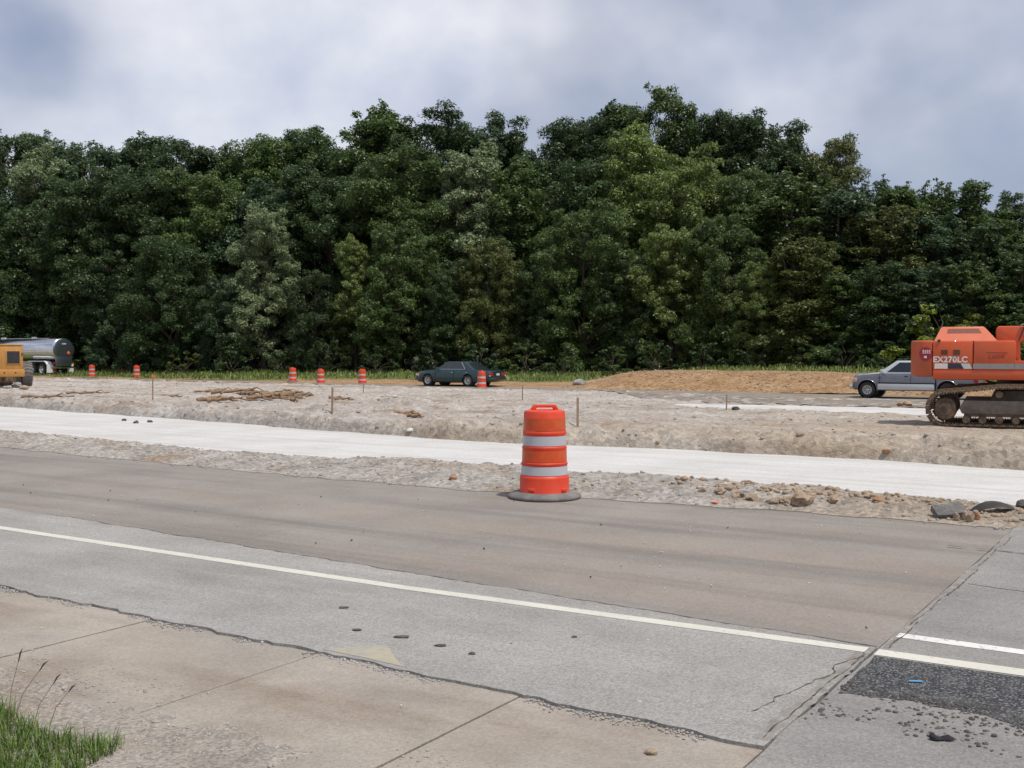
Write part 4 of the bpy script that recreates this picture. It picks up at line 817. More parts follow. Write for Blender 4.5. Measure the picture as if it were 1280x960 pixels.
def make_pickup():
    root = empty('pickup_truck', (0, 0, 0))
    st = [(2.62, 0.66, 0.46, 0.86, 0.74), (2.58, 0.80, 0.38, 0.92, 0.76), (2.45, 0.845, 0.34, 0.97, 0.80), (2.0, 0.865, 0.33, 1.03, 0.84), (1.2, 0.875, 0.32, 1.08, 0.86), (0.2, 0.88, 0.32, 1.09, 0.86), (-1.12, 0.88, 0.32, 1.09, 0.86)]
    st = [((s_[0] if s_[0] < 1.72 else 1.72 + (s_[0] - 1.72) * 0.76),) + s_[1:] for s_ in st]
    me = MB().loft([body_ring(*s, k=0.90) for s in st]).mesh('body', 'truck_gray', 35)
    wc = lambda x: [MB().lathe([(0.415, -s * 0.52), (0.415, -s * 1.2)], 32, center=(x, 0, 0.36), axis='y').mesh('c', 'black_plastic') for s in (-1, 1)]
    body = link('body', cut(me, wc(1.72)), root)
    # open cargo box
    bed = MB().box(-2.82, -1.16, -0.88, 0.88, 0.36, 1.08, 0.03).mesh('cargo_bed', 'truck_gray', 35)
    inner = MB().box(-2.74, -1.24, -0.74, 0.74, 0.62, 1.3).mesh('c', 'frame_dark')
    bedo = link('cargo_bed', cut(bed, wc(-1.61) + [inner]), root)
    for x, par in ((1.72, body), (-1.61, bedo)):
        for s in (-1, 1):
            MB().lathe([(0.413, s * 0.52), (0.413, s * 0.84), (0.405, s * 0.84), (0.405, s * 0.53), (0.0, s * 0.53)], 24, center=(x, 0, 0.36), axis='y').build('wheel_well', 'frame_dark', par, 40)
            arch = [(x + 0.43 * math.cos(a), s * 0.885, 0.36 + 0.43 * math.sin(a)) for a in np.linspace(R(-5), R(185), 16)]
            MB().tube(arch, 0.024, 6).build('arch_lip', 'truck_gray', par, 60)
    hood = MB().loft([[(x, -w, z - 0.03), (x, -w * 0.9, z), (x, 0, z + 0.015), (x, w * 0.9, z), (x, w, z - 0.03), (x, w, z - 0.06), (x, -w, z - 0.06)] for x, w, z in ((2.36, 0.76, 0.945), (2.08, 0.80, 1.022), (1.22, 0.82, 1.105))]).build('hood', 'truck_silver', root, 40)  # paler than the grey body: sky reflection on the hood put into its colour
    G = (1.28, 0.52, -0.98, -1.13, 0.80, 0.66, 1.07, 1.62)
    gh = greenhouse(*G, bev=0.05).build('cabin', 'truck_silver', root, 40); xf, xfr, xrr, xr, wb, wr, zb, zr = G
    for s in (-1, 1):
        cc = [Vector(p) for p in ((xf, s * wb, zb), (xr, s * wb, zb), (xrr, s * wr, zr), (xfr, s * wr, zr))]; n = (cc[1] - cc[0]).cross(cc[3] - cc[0]).normalized()
        if n.y * s < 0: n = -n
        for a, b, sl in ((0.13, 0.56, -0.04), (0.64, 0.93, 0.0)):
            q = [quad_pt(cc, a, 0.10), quad_pt(cc, b, 0.10), quad_pt(cc, b + sl, 0.86), quad_pt(cc, a + 0.02, 0.86)]
            MB().add([p + n * 0.006 for p in q] + [p - n * 0.01 for p in q], [[0, 1, 2, 3], [7, 6, 5, 4], [0, 4, 5, 1], [1, 5, 6, 2], [2, 6, 7, 3], [3, 7, 4, 0]]).build('side_window', 'dark_glass', gh, None)
        MB().prism([(0.98, 1.08), (1.13, 1.08), (1.13, 1.24), (1.01, 1.24)], s * 0.86, s * 1.06, 0.02).build('mirror', 'truck_silver', root, 40)
        # two-tone: pale lower panel under a black moulding
        MB().box(-1.08, 1.27, s * 0.884 - 0.01, s * 0.884 + 0.008, 0.36, 0.62, 0.006).build('lower_panel', 'truck_silver', body, 40); MB().box(-1.12, 1.27, s * 0.887 - 0.01, s * 0.887 + 0.014, 0.625, 0.675, 0.006).build('side_moulding', 'black_plastic', body, 40)
        MB().box(-2.80, -2.06, s * 0.886 - 0.01, s * 0.886 + 0.006, 0.42, 0.62, 0.006).build('lower_panel', 'truck_silver', bedo, 40); MB().box(-2.80, -2.05, s * 0.888 - 0.01, s * 0.888 + 0.012, 0.625, 0.675, 0.006).build('side_moulding', 'black_plastic', bedo, 40)
        for xd in (1.20, -0.12): MB().box(xd - 0.007, xd + 0.007, s * 0.879 - 0.004, s * 0.879 + 0.006, 0.36, 1.05).build('door_seam', 'black_plastic', body, None)
        MB().box(0.0, 0.14, s * 0.88 - 0.004, s * 0.88 + 0.014, 0.93, 0.97, 0.006).build('door_handle', 'black_plastic', body, 40)
        MB().box(-2.835, -2.66, s * 0.84 - 0.06, s * 0.84 + 0.05, 0.70, 1.02, 0.02).build('tail_lamp', 'lamp_red', root, 40)
        MB().box(2.27, 2.42, s * 0.60 - 0.17, s * 0.60 + 0.20, 0.68, 0.86, 0.03).build('headlight', 'lamp_clear', root, 40); MB().box(2.17, 2.35, s * 0.83 - 0.06, s * 0.83 + 0.03, 0.68, 0.86, 0.02).build('turn_lamp', 'lamp_amber', root, 40)
    pane('windshield', [(xf, -wb, zb), (xf, wb, zb), (xfr, wr, zr), (xfr, -wr, zr)], 0.06, 0.94, 0.08, 0.90, 0.006, 'dark_glass', gh); pane('rear_window', [(xr, wb, zb), (xr, -wb, zb), (xrr, -wr, zr), (xrr, wr, zr)], 0.12, 0.88, 0.15, 0.85, 0.006, 'dark_glass', gh)
    MB().box(2.35, 2.50, -0.86, 0.86, 0.42, 0.60, 0.04).build('front_bumper', 'chrome', root, 40); MB().box(-2.98, -2.84, -0.84, 0.84, 0.42, 0.56, 0.03).build('rear_bumper', 'chrome', root, 40)
    MB().box(2.37, 2.425, -0.42, 0.42, 0.68, 0.86, 0.015).build('grille', 'black_plastic', root, 40)
    wm = wheel_mesh(0.345, 0.23, 0.205, spokes=8)
    for x in (1.72, -1.61):
        add_wheel(root, wm, x, -0.76, 0.345); add_wheel(root, wm, x, 0.76, 0.345, True)
    return root
pickup = make_pickup()
fu, fv = at_depth(1085, 47.6)
put(pickup, fu + 1.72, fv + 0.76, float(base(fv)) + 0.05, math.pi); pickup.rotation_euler = (0, 0, math.pi)
tag(pickup, 'silver grey pickup truck half hidden behind the orange excavator', 'pickup truck')

def make_tanker():
    root = empty('tank_trailer', (0, 0, 0))
    L_ = 12.5; zc = 2.18; ry, rz_ = 1.08, 0.98
    tk = MB(); rings = []; prof = [(0.0, 0.86), (0.03, 0.93), (0.07, 0.97), (0.12, 1.0), (L_ - 0.12, 1.0), (L_ - 0.03, 0.95), (L_, 0.86)]
    for x, k in prof: rings.append([(x, ry * k * math.copysign(abs(math.cos(a)) ** 0.9, math.cos(a)), zc + rz_ * k * math.copysign(abs(math.sin(a)) ** 0.9, math.sin(a))) for a in np.linspace(0, 2 * math.pi, 41)[:-1]])
    tank = tk.loft(rings).build('tank', 'aluminium', root, 40)
    for x in (2.6, 5.2, 7.8, 10.4):
        MB().tube([(x, (ry + 0.004) * math.cos(a), zc + (rz_ + 0.004) * math.sin(a)) for a in np.linspace(0, 2 * math.pi, 41)], 0.022, 6).build('tank_band', 'aluminium', tank, 60)
    MB().lathe([(0.0, -0.03), (0.55, -0.022), (0.84, -0.004), (0.90, 0.02), (0.90, 0.06)], 40, center=(0, 0, zc), axis='x', sx=ry * 1.03, sy=rz_ * 1.03).build('end_cap', 'tank_end', root, 60)
    MB().prism([(-0.80, 1.62), (0.80, 1.62), (0.72, 0.80), (-0.72, 0.80)], -0.02, 0.10, 0.03, axis='x').build('rear_apron', 'tank_end', root, 40)
    MB().box(-0.045, -0.03, -0.20, 0.20, 2.62, 2.72, 0.004).build('sign_plate', 'plate_white', root, None)
    MB().prism([(0, -0.17), (0.17, 0), (0, 0.17), (-0.17, 0)], -0.055, -0.035, axis='x').build('hazard_placard', 'ribbon_orange', root, None, (0, -0.42, 1.92))
    MB().box(1.6, L_ - 0.5, -0.28, 0.28, 3.13, 3.17, 0.01).build('catwalk', 'aluminium', root, 40)
    for x in (4.0, 8.5): MB().lathe([(0.32, 3.12), (0.32, 3.26), (0.26, 3.30), (0.0, 3.31)], 18, center=(x, 0, 0)).build('manhole', 'aluminium', root, 40)
    for s in (-1, 1):
        MB().box(0.25, L_ - 1.0, s * 0.48 - 0.05, s * 0.48 + 0.05, 0.98, 1.20).build('frame_rail', 'frame_dark', root, None)
        MB().prism([(0.62, 0.95), (0.72, 1.14), (1.0, 1.24), (3.15, 1.24), (3.4, 1.14), (3.5, 0.95), (3.44, 0.95), (3.34, 1.10), (3.12, 1.18), (1.02, 1.18), (0.78, 1.10), (0.69, 0.95)], s * 0.70, s * 1.22).build('fender', 'fender_white', root, 40)
        MB().box(0.50, 0.53, s * 0.98 - 0.28, s * 0.98 + 0.28, 0.25, 0.98).build('mud_flap', 'fender_white', root, None)
        MB().box(-0.04, 0.02, s * 0.86 - 0.13, s * 0.86 + 0.13, 0.98, 1.10, 0.01).build('tail_lamp', 'lamp_red', root, 40)
        for x in (9.2,): MB().box(x - 0.08, x + 0.08, s * 0.55 - 0.06, s * 0.55 + 0.06, 0.05, 1.0).build('landing_leg', 'frame_dark', root, None)
    MB().box(0.02, 0.14, -1.2, 1.2, 0.62, 0.78, 0.02).build('rear_bumper', 'aluminium', root, 40)
    for s in (-1, 1): MB().box(0.05, 0.12, s * 0.55 - 0.04, s * 0.55 + 0.04, 0.78, 1.3).build('bumper_strut', 'frame_dark', root, None)
    wm = wheel_mesh(0.51, 0.28, 0.30, 'chrome', 8)
    for x in (1.40, 2.74):
        add_wheel(root, wm, x, -1.02, 0.51); add_wheel(root, wm, x, -0.70, 0.51); add_wheel(root, wm, x, 1.02, 0.51, True); add_wheel(root, wm, x, 0.70, 0.51, True)
        MB().lathe([(0.07, -1.0), (0.07, 1.0)], 12, center=(x, 0, 0.51), axis='y').build('axle', 'frame_dark', root, 40)
    return root
tanker = make_tanker()
u, v = at_depth(80, 91.0)
put(tanker, u, v, EYE - 29.5 * 91 / FPX, math.pi); tanker.rotation_euler = (0, 0, math.pi)
tag(tanker, 'polished aluminium tank trailer with dark rear end and white fenders', 'tank trailer')

# ------------------------------------------------------------------ excavator (faces along +x, its right side towards the camera)
def letters(name, text, size, mat, parent, loc, bold=0.0, sx=1.0):
    cu = bpy.data.curves.new(name, 'FONT'); cu.body = text; cu.size = size; cu.extrude = 0.004; cu.offset = bold; cu.space_character = 1.08
    o = bpy.data.objects.new('tmp', cu); COL.objects.link(o); dg = bpy.context.evaluated_depsgraph_get(); dg.update()
    me = bpy.data.meshes.new_from_object(o.evaluated_get(dg)); bpy.data.objects.remove(o); me.materials.clear(); me.materials.append(MATS[mat])
    return link(name, me, parent, loc, (R(90), 0, 0), (sx, 1, 1))
def make_excavator():
    root = empty('excavator', (0, 0, 0)); yN = -1.42
    # --- undercarriage
    def track_path(n):
        segs = []; cz, r = 0.475, 0.415
        def arc(cx, a0, a1, k): return [(cx + r * math.cos(a), cz + r * math.sin(a)) for a in np.linspace(a0, a1, k)]
        P = arc(-1.98, R(-90), R(-262), 24) + [(-1.2, 0.965), (-0.55, 1.03), (0.55, 1.03), (1.2, 0.965)] + arc(1.98, R(82), R(-90), 24) + [(-1.98, cz - r)]
        P = np.array(P); d = np.concatenate([[0], np.cumsum(np.linalg.norm(np.diff(P, axis=0), axis=1))]); s = np.linspace(0, d[-1], n + 1)[:-1]
        x = np.interp(s, d, P[:, 0]); z = np.interp(s, d, P[:, 1]); s2 = s + 0.01; x2 = np.interp(np.minimum(s2, d[-1]), d, P[:, 0]); z2 = np.interp(np.minimum(s2, d[-1]), d, P[:, 1])
        return x, z, np.arctan2(z2 - z, x2 - x)
    shoe = MB().box(-0.098, 0.098, -0.30, 0.30, -0.012, 0.016); shoe.box(-0.085, -0.060, -0.30, 0.30, 0.014, 0.045); shoe.box(-0.012, 0.012, -0.30, 0.30, 0.014, 0.040); shoe.box(0.062, 0.085, -0.30, 0.30, 0.014, 0.040)
    for yy in (-0.10, 0.10): shoe.box(-0.105, 0.105, yy - 0.025, yy + 0.025, -0.10, -0.010)
    shoe_me = shoe.mesh('track_shoe', 'track_steel', None)
    tx, tz, ta = track_path(52)
    for s in (-1, 1):
        tr = empty('track', (0, s * 1.30, 0)); tr.parent = root
        for x, z, a in zip(tx, tz, ta): link('track_shoe', shoe_me, tr, (x, 0, z), (0, -a + math.pi, 0))
        MB().prism([(-1.55, 0.36), (1.55, 0.36), (1.62, 0.50), (1.5, 0.70), (-1.5, 0.70), (-1.62, 0.50)], -0.22, 0.22, 0.02).build('track_frame', 'track_frame', tr, 35)
        MB().prism([(-1.50, 0.28), (1.5, 0.28), (1.5, 0.37), (-1.5, 0.37)], -0.12, 0.12).build('roller_guard', 'track_frame', tr, None)
        for cx, nm in ((-1.98, 'drive_sprocket'), (1.98, 'idler')):
            MB().lathe([(0.0, -0.20), (0.17, -0.20), (0.19, -0.16), (0.28, -0.14), (0.30, -0.10), (0.31, 0.10), (0.0, 0.12)], 28, center=(cx, 0, 0.475), axis='y').build(nm, 'track_steel', tr, 40)
        for cx in np.arange(-1.44, 1.5, 0.412): MB().lathe([(0.0, -0.20), (0.09, -0.20), (0.11, -0.16), (0.11, 0.16), (0.09, 0.20), (0.0, 0.20)], 16, center=(cx, 0, 0.205), axis='y').build('track_roller', 'track_steel', tr, 40)
        for cx in (-0.62, 0.62): MB().lathe([(0.0, -0.22), (0.085, -0.22), (0.10, -0.18), (0.10, 0.12), (0.0, 0.12)], 16, center=(cx, 0, 0.86), axis='y').build('carrier_roller', 'track_steel', tr, 40)
    MB().prism([(-0.9, 0.55), (0.9, 0.55), (0.7, 0.95), (-0.7, 0.95)], -1.12, 1.12, 0.03).build('car_body', 'track_frame', root, 35)
    MB().lathe([(0.68, 0.93), (0.68, 1.22), (0.60, 1.26)], 32).build('slew_ring', 'frame_dark', root, 40)
    # --- upper structure
    plan = [(-2.33, yN)] + [(-2.33 - 0.63 * math.sin(a) ** 0.8, yN * math.cos(a) ** 0.55) for a in np.linspace(R(22), R(90), 9)]
    plan = plan + [(x, -y) for x, y in plan[::-1][1:]]
    MB().prism([(x, y) for x, y in plan], 1.29, 2.235, 0.05, axis='z', seg=3).build('counterweight', 'weight_orange', root, 40)
    MB().box(-2.325, 2.0, yN - 0.01, 1.40, 1.22, 1.49, 0.05).build('deck_skirt', 'machine_orange', root, 40)
    sp = MB().box(-2.325, -1.29, yN, 1.38, 1.47, 2.215, 0.035).build('engine_panel', 'machine_orange', root, 40)
    sp2 = MB().box(-1.28, -0.22, yN - 0.012, 0.2, 1.47, 2.225, 0.05).build('pump_panel', 'machine_orange', root, 40)
    # engine hood: sloped sides, top vent, louvred front face
    bx = [(-2.30, -1.30), (-0.66, -1.30), (-0.66, 1.30), (-2.30, 1.30)]; tp = [(-2.12, -1.02), (-1.02, -1.02), (-1.02, 1.02), (-2.12, 1.02)]
    bm = bmesh.new(); b = [bm.verts.new((x, y, 2.20)) for x, y in bx]; t = [bm.verts.new((x, y, 2.59)) for x, y in tp]
    bm.faces.new(b[::-1]); bm.faces.new(t); [bm.faces.new((b[i], b[(i + 1) % 4], t[(i + 1) % 4], t[i])) for i in range(4)]
    bmesh.ops.bevel(bm, geom=[e for e in bm.edges], offset=0.025, segments=2, affect='EDGES'); hood = MB().bm(bm).build('engine_hood', 'hood_orange', root, 40)
    def slope(u0, u1, t0, t1):   # points on the hood's sloped near side
        c = [Vector((-2.30, -1.30, 2.20)), Vector((-0.66, -1.30, 2.20)), Vector((-1.02, -1.02, 2.59)), Vector((-2.12, -1.02, 2.59))]; return [quad_pt(c, u0, t0), quad_pt(c, u1, t0), quad_pt(c, u1, t1), quad_pt(c, u0, t1)]
    n = Vector((0, -0.81, 0.58)).normalized(); q = slope(0.17, 0.84, 0.56, 0.86)
    MB().add([p + n * 0.004 for p in q] + [p - n * 0.02 for p in q], [[0, 1, 2, 3], [0, 4, 5, 1], [1, 5, 6, 2], [2, 6, 7, 3], [3, 7, 4, 0]]).build('hood_vent', 'vent_dark', hood, None)
    c4 = [Vector((-0.66, -1.30, 2.20)), Vector((-0.66, 1.30, 2.20)), Vector((-1.02, 1.02, 2.59)), Vector((-1.02, -1.02, 2.59))]; n = Vector((0.73, 0, 0.68)).normalized()
    for k in range(3):
        q = [quad_pt(c4, 0.06, 0.16 + k * 0.26), quad_pt(c4, 0.40, 0.16 + k * 0.26), quad_pt(c4, 0.40, 0.32 + k * 0.26), quad_pt(c4, 0.06, 0.32 + k * 0.26)]
        MB().add([p + n * 0.004 for p in q] + [p - n * 0.02 for p in q], [[0, 1, 2, 3], [0, 4, 5, 1], [1, 5, 6, 2], [2, 6, 7, 3], [3, 7, 4, 0]]).build('louvre', 'vent_dark', hood, None)
    MB().tube([(-1.75, -1.02, 2.24), (-1.75, -1.38, 2.24), (-1.75, -1.40, 2.20)], 0.018, 6).build('hood_latch', 'chrome', root, 60)
    for x in (-2.02, -1.70):
        fr = MB().box(x - 0.085, x + 0.085, yN - 0.012, yN + 0.02, 1.86, 2.00, 0.006).build('air_grille', 'grille_brown', sp, None)
        for k in range(4): MB().box(x - 0.08, x + 0.08, yN - 0.024, yN - 0.012, 1.872 + k * 0.032, 1.886 + k * 0.032).build('grille_bar', 'vent_dark', fr, None)
    MB().box(-2.20, -2.12, yN - 0.02, yN + 0.02, 2.20, 2.26, 0.01).build('lifting_eye', 'frame_dark', root, 40)
    # tank housing, with the dark well for the boom foot in front of it
    MB().prism([(-0.70, 1.47), (0.02, 1.47), (0.02, 1.60), (-0.10, 1.75), (-0.10, 2.18), (0.24, 2.30), (0.24, 2.60), (-0.66, 2.60), (-0.72, 2.52)], -0.95, -0.30, 0.03).build('hydraulic_tank', 'machine_orange', root, 40)
    MB().prism([(-0.02, 2.595), (0.012, 2.595), (-0.128, 2.23), (-0.16, 2.23)], -0.958, -0.90).build('door_gap', 'frame_dark', root, None)
    MB().tube([(-0.10, -0.97, 2.60), (-0.06, -0.97, 2.64), (0.9, -0.97, 2.64)], 0.018, 6).build('grab_rail', 'stripe_gray', root, 60)
    MB().lathe([(0.04, 2.24), (0.04, 2.30), (0.075, 2.31), (0.075, 2.36), (0.0, 2.37)], 14, center=(-0.86, -0.75, 0)).build('filler_cap', 'plate_white', root, 40)
    MB().box(-0.10, 0.30, -1.0, 0.0, 1.50, 1.56).build('valve_deck', 'frame_dark', root, None)
    for k in range(5): MB().tube([(-0.02 + 0.05 * k, -0.9 + 0.1 * k, 1.55), (0.02 + 0.07 * k, -0.9 + 0.1 * k, 1.9 + 0.04 * k), (0.5, -0.7 + 0.1 * k, 2.2)], 0.03, 6).build('hose', 'rubber', root, 60)
    MB().box(0.55, 1.95, yN, -0.55, 1.47, 2.10, 0.06).build('fuel_tank', 'machine_orange', root, 40)
    # cab on the far (left) side
    cab = MB().prism([(0.15, 1.48), (1.85, 1.48), (1.95, 2.0), (1.70, 3.0), (0.20, 3.0), (0.15, 2.9)], 0.42, 1.40, 0.06).build('cab', 'machine_orange', root, 40)
    MB().prism([(0.95, 2.05), (1.80, 2.05), (1.62, 2.88), (0.95, 2.88)], 0.412, 0.43).build('cab_window', 'dark_glass', cab, None); MB().prism([(0.26, 2.05), (0.88, 2.05), (0.88, 2.88), (0.26, 2.88)], 0.412, 0.43).build('cab_window', 'dark_glass', cab, None)
    MB().prism([(0.26, 2.05), (0.88, 2.05), (0.88, 2.88), (0.26, 2.88)], 1.39, 1.408).build('cab_window', 'dark_glass', cab, None)
    # boom, stick and bucket reaching away from the tail
    boom = MB().prism([(0.25, 1.75), (0.65, 1.60), (2.2, 3.3), (3.6, 4.25), (5.9, 3.55), (6.0, 3.8), (3.7, 4.95), (2.9, 4.75), (1.5, 3.55)], -0.32, 0.28, 0.04).build('boom', 'machine_orange', root, 40)
    MB().prism([(5.3, 4.25), (6.2, 3.85), (6.75, 1.4), (6.55, 1.3), (5.7, 3.4)], -0.22, 0.18, 0.04).build('stick', 'machine_orange', root, 40)
    MB().prism([(6.3, 1.45), (6.95, 1.35), (7.1, 0.75), (6.7, 0.15), (5.9, 0.05), (5.75, 0.15), (6.35, 0.55)], -0.55, 0.5, 0.03).build('bucket', 'track_steel', root, 40)
    for s in (-0.45, 0.40):
        MB().tube([(1.3, s, 1.75), (2.6, s, 3.2)], 0.085, 12).build('boom_cylinder', 'machine_orange', root, 40); MB().tube([(2.6, s, 3.2), (3.1, s, 3.76)], 0.05, 10).build('cylinder_rod', 'chrome', root, 40)
    MB().tube([(3.6, 0, 4.85), (4.8, 0, 4.5), (5.35, 0, 4.2)], 0.08, 12).build('stick_cylinder', 'machine_orange', root, 40)
    # decals on the near side
    y = yN - 0.006
    letters('lettering', 'EX270LC', 0.205, 'decal_white', sp, (-2.31, y, 1.675), 0.008, 1.04)
    MB().box(-2.27, -1.93, y - 0.003, yN, 1.505, 1.64).build('decal', 'decal_white', sp, None)
    MB().prism([(-1.925, 1.505), (-1.925, 1.64), (-1.60, 1.64), (-1.52, 1.505)], y - 0.003, yN).build('decal', 'decal_navy', sp, None)
    MB().prism([(-1.515, 1.505), (-1.595, 1.64), (-1.375, 1.64), (-1.295, 1.505)], y - 0.003, yN).build('decal', 'decal_pale', sp, None)
    MB().box(-1.287, -0.26, yN - 0.022, yN, 1.505, 1.64).build('stripe', 'stripe_gray', sp2, None); MB().box(-0.25, 2.0, yN - 0.016, yN + 0.03, 1.505, 1.64).build('stripe', 'stripe_gray', root, None)
    MB().box(-0.245, 0.55, yN + 0.0, yN + 0.06, 1.47, 1.72, 0.01).build('side_sill', 'machine_orange', root, 40)
    MB().box(-0.95, -0.42, yN - 0.018, yN - 0.008, 1.915, 1.925).build('panel_crease', 'vent_dark', sp2, None)
    letters('lettering', 'LADT', 0.125, 'decal_faint', sp2, (-0.90, yN - 0.018, 1.765), 0.004, 1.25)
    bd = MB().lathe([(0.0, 0.0), (0.172, 0.0), (0.172, 0.02), (0.0, 0.02)], 32, axis='y').build('badge', 'decal_red', root, None, (-2.50, yN - 0.012, 1.885))
    for r_ in range(3):
        for c_ in range(4): MB().box(-0.085 + c_ * 0.055, -0.045 + c_ * 0.055, -0.006, 0.0, 0.012 + r_ * 0.034, 0.034 + r_ * 0.034).build('badge_print', 'decal_white', bd, None)
    MB().box(-0.045, 0.025, -0.006, 0.0, -0.11, -0.05).build('badge_print', 'decal_white', bd, None)
    return root
exc = make_excavator()
xc, dc = 13.44, 28.41
put(exc, xc * math.cos(YAW) - dc * math.sin(YAW), xc * math.sin(YAW) + dc * math.cos(YAW), -0.385)
exc.rotation_euler = (0, 0, YAW - R(24)); exc.scale = (0.93, 1, 1)
tag(exc, 'orange crawler excavator with rusty tracks and white lettering on its side', 'excavator')

# ------------------------------------------------------------------ yellow loader, seen from its rear corner
def make_loader():
    root = empty('wheel_loader', (0, 0, 0))                 # rear faces -y
    hood = MB().prism([(-0.98, 0.62), (0.98, 0.62), (0.98, 2.12), (0.86, 2.26), (-0.86, 2.26), (-0.98, 2.12)], 0.0, 2.3, 0.04).build('engine_hood', 'machine_yellow', root, 40)
    MB().prism([(-1.02, 2.24), (1.02, 2.24), (1.02, 2.31), (-1.02, 2.31)], -0.03, 2.35, 0.02).build('hood_lid', 'machine_yellow', root, 40)
    for x in (-0.50, 0.50):
        g = MB().box(x - 0.36, x + 0.36, -0.03, 0.02, 1.22, 1.98, 0.01).build('radiator_opening', 'machine_yellow', root, 40)
        MB().box(x - 0.31, x + 0.31, -0.036, -0.028, 1.27, 1.93).build('radiator_mesh', 'frame_dark', g, None)
        for k in range(5): MB().box(x - 0.30, x + 0.30, -0.046, -0.036, 1.33 + k * 0.12, 1.345 + k * 0.12).build('mesh_bar', 'frame_dark', g, None)
        MB().lathe([(0.0, -0.05), (0.055, -0.045), (0.06, 0.0)], 14, center=(x * 1.88, 0, 1.80), axis='y').build('rear_lamp', 'vent_dark', root, 40)
    MB().box(-1.05, 1.05, -0.08, 0.5, 0.55, 0.95, 0.04).build('counterweight', 'machine_yellow', root, 40)
    for x in (-0.55, 0.05, 0.60): MB().lathe([(0.0, -0.10), (0.04, -0.10), (0.04, 0.0)], 10, center=(x, 0, 0.78), axis='y').build('bolt', 'frame_dark', root, 40)
    tl = MB().lathe([(0.30, -0.27), (0.56, -0.27), (0.64, -0.22), (0.66, -0.10), (0.66, 0.10), (0.64, 0.22), (0.56, 0.27), (0.30, 0.27)], 32, axis='x', loop=True)
    for k in range(22):
        a = 2 * math.pi * k / 22
        for s in (-1, 1):
            p = lambda a_, r, x: (x, r * math.cos(a_), r * math.sin(a_))
            tl.add([p(a, 0.65, 0), p(a + 0.10, 0.65, 0), p(a + 0.22, 0.63, s * 0.25), p(a + 0.12, 0.63, s * 0.25), p(a, 0.70, 0), p(a + 0.10, 0.70, 0), p(a + 0.22, 0.67, s * 0.25), p(a + 0.12, 0.67, s * 0.25)], [[0, 1, 2, 3], [4, 5, 6, 7], [0, 1, 5, 4], [1, 2, 6, 5], [2, 3, 7, 6], [3, 0, 4, 7]])
    tm = tl.mesh('tyre', 'rubber_dusty', 40); rm = MB().lathe([(0.0, -0.16), (0.14, -0.18), (0.18, -0.08), (0.30, -0.12), (0.33, -0.25), (0.33, 0.25), (0.30, 0.12), (0.18, 0.08), (0.14, 0.18), (0.0, 0.16)], 24, axis='x').mesh('rim', 'machine_yellow', 40)
    for x in (-1.24, 1.24):
        for y in (1.05, 4.0):
            w = empty('wheel', (x, y, 0.68)); w.parent = root; link('tyre', tm, w); link('rim', rm, w)
    MB().box(-0.35, 0.35, 0.3, 4.6, 0.55, 0.95, 0.04).build('chassis', 'machine_yellow', root, 40)
    MB().box(-0.6, 0.6, 2.35, 3.4, 0.95, 1.25, 0.04).build('operator_platform', 'machine_yellow', root, 40)
    MB().box(-0.25, 0.25, 2.45, 2.95, 1.25, 1.42, 0.04).build('seat', 'black_plastic', root, 40); MB().box(-0.25, 0.25, 2.42, 2.52, 1.42, 1.95, 0.04).build('seat_back', 'black_plastic', root, 40)
    MB().tube([(0, 3.3, 1.25), (0, 3.15, 1.75)], 0.03, 8).build('steering_column', 'frame_dark', root, 40)
    for s in (-1, 1): MB().prism([(3.6, 1.5), (3.8, 1.75), (6.0, 0.9), (5.95, 0.6)], s * 0.5 - 0.07, s * 0.5 + 0.07, 0.02, axis='x').build('lift_arm', 'machine_yellow', root, 40)
    MB().prism([(5.8, 0.1), (7.0, 0.08), (7.0, 0.14), (6.1, 0.3), (5.95, 0.9), (6.2, 1.25), (6.1, 1.3), (5.75, 0.9)], -1.3, 1.3, 0.02, axis='x').build('bucket', 'track_steel', root, 40)
    MB().lathe([(0.06, 2.3), (0.06, 2.8), (0.05, 2.8), (0.05, 2.3)], 12, center=(-0.5, 1.4, 0), loop=True).build('exhaust_pipe', 'frame_dark', root, 40)
    return root
loader = make_loader()
u, v = at_depth(4, 58.0)
put(loader, u, v, EYE - 44.0 * 58 / FPX, YAW); loader.rotation_euler = (0, 0, YAW + R(29))
tag(loader, 'dusty yellow wheel loader showing its rear grille beside the tanker', 'loader')

# ------------------------------------------------------------------ small things
def rock(name, loc, size, mat, seed, label, cat='rock', group=None, rz=0.0, sharp=0.35, sink=0.3):
    rr = np.random.default_rng(seed); o = rr.random(3) * 50; V = ICO3_V.copy()
    d = 1 + sharp * (fbm(V[:, 0] + o[0], V[:, 1] + V[:, 2] * 0.7 + o[1], 0.8, 4, 0.6)) + sharp * 0.7 * fbm(V[:, 1] + o[2], V[:, 2] * 1.3 + V[:, 0] * 0.4, 0.5, 3)
    V = V * d[:, None]
    for k in range(7):                                       # split faces
        n = rr.normal(size=3); n /= np.linalg.norm(n); h = 0.62 + 0.25 * rr.random(); e = V @ n - h; V = V - np.outer(np.maximum(e, 0), n) * 0.85
    V = V * np.array(size) / 2
    me = np_mesh(name, V, ICO3_F, mat); me.shade_smooth(); me.set_sharp_from_angle(angle=R(28))
    ob_ = link(name, me, None, (loc[0], loc[1], loc[2] + size[2] * (0.5 - sink)), (0, 0, rz)); return tag(ob_, label, cat, group)
def rk(px, py, size, mat, label, cat='rock', group=None, rz=0.0, nm='rock', sharp=0.35, sink=0.3):
    global tcount
    tcount += 1; u, v, z = ground_at(px, py); return rock(nm, (u, v, z), size, mat, tcount * 7 + 1, label, cat, group, YAW + rz, sharp, sink)
rk(566, 599, (0.11, 0.10, 0.09), 'clod_red', 'small rust brown clod on the grey windrow short of the drum', 'clod', nm='clod')
_bu, _bv = at_depth(725, 61.0)
